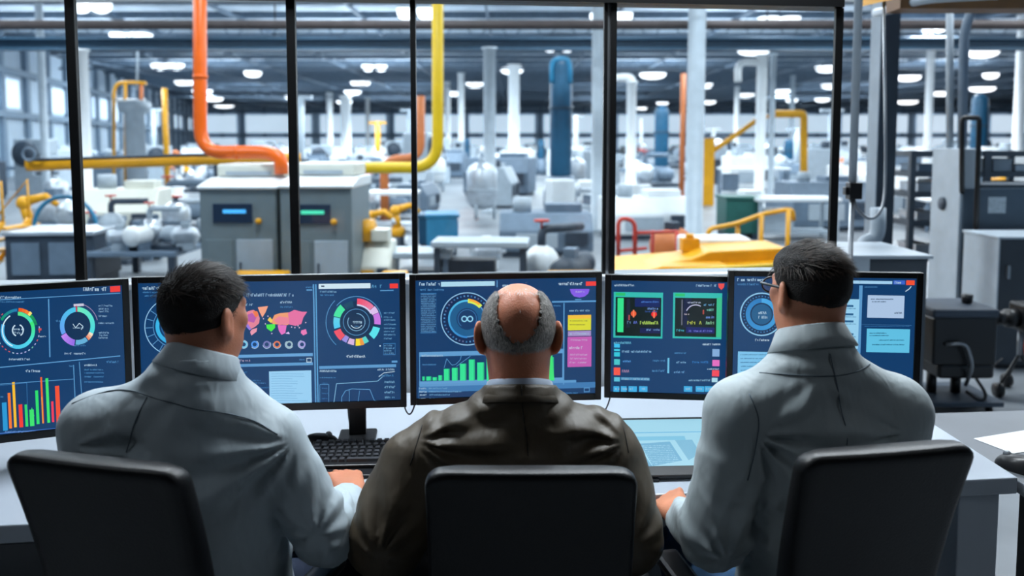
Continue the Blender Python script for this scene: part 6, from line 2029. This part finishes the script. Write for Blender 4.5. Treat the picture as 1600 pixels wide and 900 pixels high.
cnt = 0
for (x, y) in spots:
    if any(abs(x-hx) < 1.6 and abs(y-hy) < 1.5 for hx, hy in heroes): continue
    i = rs.choices(range(len(protos)), weights)[0]
    if i in made: t = copy_tree(made[i])
    else: t = protos[i][1](); made[i] = t
    t.location = (x, y, 0); t.rotation_euler = (0, 0, rs.uniform(-.3, .3) + rs.choice((0, 0, PI/2)))
    s_ = rs.uniform(.6, .85) if y < 24 else rs.uniform(.75, 1.15)
    t.scale = (s_, s_, s_)
    px = 800 + 1300 * x / y
    pane = 'first pane' if px < 105 else ('second pane' if px < 450 else ('third pane' if px < 640 else ('fourth pane' if px < 950 else ('fifth pane' if px < 1310 else 'opening at right'))))
    zn = [z_[2] for z_ in zones if y < z_[1]][0] if y < 112 else 'far'
    nm = protos[i][2]
    t['label'] = '%s, %s, seen through the %s' % (nm, {'near': 'nearer hall', 'middle distance': 'mid hall', 'far': 'far hall'}[zn], pane)
    t['group'] = '%s, %s, %s' % (nm, zn, pane)
    cnt += 1
print('crowd', cnt)
# coloured and pale upright signs of clutter: ducts and hanging cables over the aisles
for k, (px, d_, y0_, y1_, m_) in enumerate([(470, 30, 150, 250, M_lgrey), (590, 40, 190, 245, M_yellow), (1300, 30, 170, 250, M_lgrey), (1115, 48, 200, 250, M_white), (640, 36, 170, 250, M_lgrey), (240, 40, 170, 240, M_lgrey), (900, 40, 180, 245, M_white), (1245, 34, 200, 250, M_lgrey)]):
    a = P(px, y1_, d_); b = P(px, y0_, d_)
    mb = MB(); mb.cyl((a.x, d_, 0), (b.x, d_, b.z), .12, .12, 10); mb.box(b.x-.4, b.x+.4, d_-.1, d_+.1, b.z-.12, b.z)
    tag(mb.build('service_post', m_, origin=(a.x, d_, 0)), '%s T-shaped service post among the far machines, %s of the photo' % ('yellow' if m_ is M_yellow else ('white' if m_ is M_white else 'grey'), ['left middle', 'centre left', 'right', 'right middle', 'centre', 'left', 'centre right', 'far right middle'][k]), 'post')

# =================================================================== service corner at the right, in the open
M_pil = mat('dark_slate_steel', (44, 56, 68), .5, var=.12)
c = P(1377, 230, 6.0)
cl = thing('steel_column', (c.x, 6.0, 0), 'massive dark steel column with its lit left side painted pale, right of the glass', 'column')
xl_ = P(1370, 230, 6.0).x
mb = MB(); mb.box(xl_+.008, xl_+.138, 6.0, 6.16, 0, H); mb.build('web', M_pil, cl)
mb = MB(); mb.box(xl_, xl_+.008, 5.995, 6.165, 0, H); mb.build('flange', mat('lit_side_grey_steel', (130, 144, 156), .5), cl)  # thin sheet on the left face, the lit side painted paler
mb = MB(); mb.box(xl_-.08, xl_+.22, 5.92, 6.25, 0, .03); mb.build('foot_plate', M_pil, cl)
c = P(1334, 230, 4.2)
cd = thing('conduit', (c.x, 4.2, 0), 'slim grey vertical conduit with a black junction box, right of the last window post', 'conduit')
mb = MB(); mb.tube([(c.x, 4.2, P(1333, 290, 4.2).z), (c.x, 4.2, H)], .020, 10); mb.build('tube', M_lgrey, cd)
mb = MB(); q = P(1333, 298, 4.2); mb.box(q.x-.032, q.x+.032, 4.16, 4.22, q.z-.042, q.z+.042); mb.box(q.x-.05, q.x-.032, 4.17, 4.21, q.z-.02, q.z+.02); mb.build('junction_box', M_black, cd, bevel=.004)
mb = MB(); mb.tube(bend([P(1333, 308, 4.2), P(1340, 330, 4.2), P(1362, 346, 4.2), P(1382, 325, 4.25), P(1384, 250, 4.3), P(1380, -60, 4.4)], .12), .008, 8); mb.build('cord', M_steel, cd)
mb = MB(); mb.tube([(c.x, 4.2, .0), (c.x, 4.2, P(1333, 310, 4.2).z)], .014, 8); mb.build('tube', M_steel, cd)
# low cabinet behind the right monitor
c = P(1378, 400, 4.7)
lc = thing('low_cabinet', (c.x, 4.7, 0), 'low dark grey cabinet just above the rightmost monitor', 'cabinet')
mb = MB(); mb.box(P(1322, 400, 4.7).x, P(1437, 400, 4.7).x, 4.6, 5.2, .0, .985); mb.build('body', mat('slate_enamel', (66, 74, 82), .5), lc, bevel=.01)
mb = MB(); mb.box(P(1318, 400, 4.7).x, P(1441, 400, 4.7).x, 4.57, 5.22, .985, 1.005); mb.build('top', M_lgrey, lc, bevel=.004)
mb = MB(); mb.box(P(1318, 400, 4.7).x, P(1344, 400, 4.7).x, 4.57, 4.6, .0, .985); mb.build('side_trim', M_lgrey, lc)
# pale bent duct standing behind it
mb = MB(); mb.tube(bend([(P(1345, 420, 5.6).x, 5.6, 0), P(1345, 378, 5.6), P(1372, 374, 5.6), P(1372, 325, 5.6)], .14), .05, 12)
tag(mb.build('duct', M_lgrey, origin=P(1345, 395, 5.6)), 'pale bent duct above the low dark cabinet', 'duct')
# yellow and brown overhead beams
mb = MB(); mb.add([P(1338, 12, 4.6), P(1400, -2, 4.2), P(1400, -22, 4.2), P(1338, -10, 4.6), P(1338, 12, 4.75), P(1400, -2, 4.35), P(1400, -22, 4.35), P(1338, -10, 4.75)], [(0,1,2,3),(7,6,5,4),(0,4,5,1),(3,2,6,7),(0,3,7,4),(1,5,6,2)])
tag(mb.build('overhead_beam', M_yellow, origin=P(1340, 0, 4.6)), 'short yellow beam at the top, right of the last window post', 'beam')
a = P(1395, 17, 5.4); b = P(1680, 26, 5.4)
mb = MB(); mb.box(a.x, b.x, 5.3, 5.5, a.z, a.z + .09)
tag(mb.build('overhead_beam', mat('brown_painted_steel', (110, 72, 28), .5), origin=(a.x, 5.4, a.z)), 'brown beam along the top right edge of the photo', 'beam')
mb = MB(); mb.tube(bend([P(1368, 20, 5.87), P(1400, 14, 5.5), P(1440, -2, 5.2), P(1560, -8, 5.0)], .15), .028, 10)
tag(mb.build('overhead_pipe', M_lgrey, origin=P(1368, 20, 5.87)), 'grey pipe leaving the dark column and bending right at the top', 'pipe')
mb = MB(); mb.tube([P(1484, 236, 6.8), P(1484, -60, 6.8)], .028, 12); tag(mb.build('riser_pipe', M_lgrey, origin=P(1484, 236, 6.8)), 'left pale riser pipe above the tall grey machine', 'pipe')
mb = MB(); mb.tube(bend([P(1503, 236, 6.7), P(1507, 40, 6.7), P(1530, -4, 6.7), P(1560, -30, 6.7)], .12), .036, 12); tag(mb.build('riser_pipe', M_mgrey, origin=P(1503, 236, 6.7)), 'right riser pipe, bending over at the top, above the tall grey machine', 'pipe')
# rack
rk = thing('storage_rack', P(1500, 400, 7.0).xy.to_3d(), 'dark steel rack with pale goods behind the tall grey machine', 'rack')
X0, X1 = P(1424, 300, 7.4).x, P(1640, 300, 7.4).x
for x in (X0, (X0+X1)/2 + .05, X1):
    for y in (7.4, 8.0):
        mb = MB(); mb.box(x-.025, x+.025, y-.025, y+.025, 0, P(1500, 235, 7.4).z); mb.build('upright', M_pil, rk)
for yy in (236, 268, 300, 345, 400):
    z_ = P(1500, yy, 7.4).z
    mb = MB(); mb.box(X0, X1, 7.39, 8.01, z_-.05, z_); mb.build('shelf', M_pil, rk)
rs2 = random.Random(4)
k = 0
for yy, yn in ((268, 236), (300, 268), (345, 300), (400, 345)):
    z_ = P(1500, yy, 7.4).z; x = X0 + .08
    while x < X1 - .25:
        w_ = rs2.uniform(.12, .24); h_ = rs2.uniform(.06, .13)
        m_ = rs2.choice((M_lgrey, M_white, M_alu, M_mgrey, M_white))
        mb = MB(); mb.box(x, x+w_, 7.45, 7.8, z_+.001, z_+h_); mb.cur = 0
        mb.box(x-.004, x+w_+.004, 7.445, 7.805, z_+h_*.8, z_+h_)
        o = mb.build('storage_bin', m_, origin=(x+w_/2, 7.6, z_), bevel=.004)
        shelf_n = {268: 'upper', 300: 'second', 345: 'third', 400: 'lowest'}[yy]
        tag(o, 'pale blurred bin on the %s shelf of the dark rack' % shelf_n, 'bin', 'bins on the %s rack shelf' % shelf_n)
        x += w_ + rs2.uniform(.02, .08); k += 1
# tall grey machine
tm = thing('tall_machine', (3.8, 6.7, 0), 'tall grey machine with pale side and white notice, before the rack', 'machine')
x0 = P(1500, 300, 6.5).x; zt_ = P(1480, 232, 6.5).z; zd_ = P(1540, 288, 6.5).z
mb = MB(); mb.box(x0, x0+.16, 6.5, 6.95, 0, zt_); mb.build('pale_housing', M_lgrey, tm, bevel=.008)
mb = MB(); mb.box(x0+.16, x0+1.1, 6.5, 6.95, 0, zd_); mb.build('dark_housing', M_pil, tm, bevel=.008)
mb = MB(); mb.box(x0+.02, x0+1.1, 6.485, 6.5, .2, zd_-.03); mb.build('door', mat('slate_blue_panel', (64, 80, 94), .5, var=.1), tm, bevel=.004)
a = P(1545, 308, 6.48); b = P(1571, 333, 6.48)
mb = MB(); mb.box(a.x, b.x, 6.479, 6.485, b.z, a.z); mb.build('notice', mat('pale_notice_plate', (170, 182, 190), .7, var=.15, scale=40), tm)
mb = MB(); mb.lathe([(.002, -.02), (.05, -.02), (.055, 0), (.002, 0)], (x0, 6.75, P(1466, 318, 6.75).z), 14, 'X'); mb.build('knob', M_dark, tm)
# dark cabinet; its lit left side is painted on as a pale sheet
cb = thing('cabinet', (3.7, 6.1, 0), 'pale sided cabinet with dark front, right edge of the photo', 'cabinet')
x0 = P(1560, 400, 5.9).x; ht = P(1560, 374, 5.9).z
mb = MB(); mb.box(x0+.012, x0+.75, 5.9, 6.36, .03, ht); mb.build('body', mat('dim_slate_cabinet', (50, 58, 66), .5, var=.1), cb, bevel=.006)
mb = MB(); mb.box(x0, x0+.011, 5.9, 6.36, .03, ht); mb.build('lit_side_panel', M_lgrey, cb)
mb = MB(); mb.box(x0-.01, x0+.76, 5.89, 6.37, ht, ht+.02); mb.build('top', M_lgrey, cb, bevel=.004)
mb = MB(); mb.box(x0+.06, x0+.08, 5.88, 5.9, ht*.7, ht*.8); mb.build('handle', M_steel, cb)
mb = MB(); mb.box(x0+.03, x0+.73, 5.92, 6.33, 0, .03); mb.build('plinth', M_black, cb)
mb = MB(); mb.tube(bend([P(1503, 300, 6.42), P(1503, 184, 6.42), P(1530, 184, 6.42), (P(1528, 368, 6.42).x, 6.42, 0)], .03), .020, 8); mb.tube([P(1503, 300, 6.42), P(1503, 300, 6.49)], .018, 8)
tag(mb.build('pipe_bracket', M_black, origin=(P(1528, 368, 6.42).x, 6.42, 0)), 'black square pipe bracket rising behind the pale sided cabinet', 'bracket')
# black pump cart
pc = thing('machine_cart', P(1487, 640, 5.05).xy.to_3d(), 'black machine on a flat wheeled base, right of the glasses man', 'cart')
c = P(1487, 600, 5.05); M = Matrix.Translation((c.x, 5.1, 0))
mb = MB(M); mb.box(-.19, .19, -.18, .18, .29, .58); mb.build('casing', M_black, pc, bevel=.012)
mb = MB(M); mb.box(-.20, .20, -.19, .19, .58, .635); mb.build('lid', M_dark, pc, bevel=.015)
mb = MB(M); mb.lathe([(.01, -.05), (.03, -.05), (.035, 0), (.01, 0)], (.10, 0, .69), 12); mb.build('knob', M_black, pc)
mb = MB(M); mb.box(-.14, .20, -.16, .16, .20, .29); mb.build('gearbox', M_black, pc, bevel=.02)
mb = MB(M); mb.tube(bend([(-.12, -.19, .42), (-.02, -.23, .44), (.03, -.22, .30), (.03, -.15, .16)], .05), .012, 8); mb.build('hose', M_steel, pc)
mb = MB(M); mb.tube(bend([(.10, -.1, .22), (.16, -.16, .10), (.10, -.2, .07), (.04, -.14, .12)], .05), .010, 8); mb.build('hose', M_black, pc)
for x in (-.10, .05):
    mb = MB(M); mb.cyl((x, 0, .06), (x, 0, .21), .03); mb.build('strut', M_black, pc)
mb = MB(M); mb.box(-.25, .23, -.22, .22, .045, .075); mb.build('base_plate', M_dark, pc, bevel=.005)
for x in (-.18, .17):
    for y in (-.16, .16):
        mb = MB(M); mb.lathe([(.002, -.014), (.024, -.014), (.024, .014), (.002, .014)], (x, y, .025), 12, 'X'); mb.build('caster', M_black, pc)
# camera-like unit on a wheeled stand
cu = thing('camera_unit', P(1575, 600, 5.3).xy.to_3d(), 'black camera-like unit on a wheeled tripod at the right edge', 'camera')
c = P(1578, 600, 5.3); M = Matrix.Translation((c.x, 5.3, 0))
mb = MB(M); mb.box(.02, .26, -.09, .09, .42, .60); mb.build('camera_body', M_black, cu, bevel=.015)
mb = MB(M); mb.lathe([(.03, -.16), (.055, -.16), (.055, -.12), (.045, -.12), (.045, -.05), (.06, -.05), (.06, .02), (.02, .02)], (-.0, 0, .50), 18, 'X'); mb.build('lens_barrel', M_black, cu)
mb = MB(M); mb.lathe([(.02, -.2), (.03, -.2), (.03, -.15), (.02, -.15)], (-.0, 0, .50), 14, 'X'); mb.build('lens_tip', M_dark, cu)
mb = MB(M); mb.cyl((.05, 0, .22), (.05, 0, .42), .014); mb.build('centre_post', M_steel, cu)
for a in (200, 320, 80):
    ar = math.radians(a); mb = MB(M)
    e = (.05+.17*math.cos(ar), .17*math.sin(ar), .06)
    mb.tube([(.05, 0, .26), e], .010, 8); l = mb.build('leg', M_black, cu)
    mb = MB(M); mb.lathe([(.002, -.02), (.045, -.02), (.045, .02), (.002, .02)], (e[0], e[1], .0455), 14, 'X'); mb.build('caster', M_black, l)
mb = MB(M); mb.tube(bend([(.06, -.05, .42), (.03, -.08, .30), (.10, -.05, .20)], .05), .006, 6); mb.build('red_cord', M_red, cu)
mb = MB(); mb.tube(bend([P(1536, 560, 5.1), P(1545, 575, 5.1), P(1552, 572, 5.2), P(1566, 560, 5.25)], .1), .006, 6)
tag(mb.build('cable', M_black, origin=P(1536, 560, 5.1)), 'thin black cable between the cart and the camera-like unit', 'cable')

# =================================================================== light
w = bpy.data.worlds.new('world'); SC.world = w; w.use_nodes = True
w.node_tree.nodes['Background'].inputs[0].default_value = (.35, .5, .75, 1)
w.node_tree.nodes['Background'].inputs[1].default_value = .25
def area(name, loc, rot, sx, sy, e, col, parent=None):
    L = bpy.data.lights.new(name, 'AREA'); L.shape = 'RECTANGLE'; L.size = sx; L.size_y = sy; L.energy = e; L.color = col
    o = bpy.data.objects.new(name, L); COL.objects.link(o); o.location = loc; o.rotation_euler = rot
    if parent: o.parent = parent
    return o
unseen_panel_light(-.85, 2.58, 1.2, .3, 62, 'long unseen panel light above the left half of the desk')  # out of view, placed to rim shoulders and heads from the front
unseen_panel_light(.75, 2.72, 1.2, .3, 62, 'long unseen panel light above the right half of the desk')
unseen_panel_light(-2.3, .5, .6, .6, 6, 'square unseen fill panel near the left wall, behind the men')  # out-of-view fill, added to bring out folds on the shirt backs
unseen_panel_light(2.3, .4, .6, .6, 4, 'square unseen fill panel near the right wall, behind the men')
SC.cycles.max_bounces = 6; SC.cycles.diffuse_bounces = 3; SC.cycles.glossy_bounces = 3; SC.cycles.volume_bounces = 0; SC.cycles.transparent_max_bounces = 12
SC.cycles.adaptive_threshold = .05
vs = SC.view_settings
vs.view_transform = 'Standard'; vs.look = 'None'; vs.gamma = 1; vs.use_curve_mapping = False; vs.exposure = 0.0
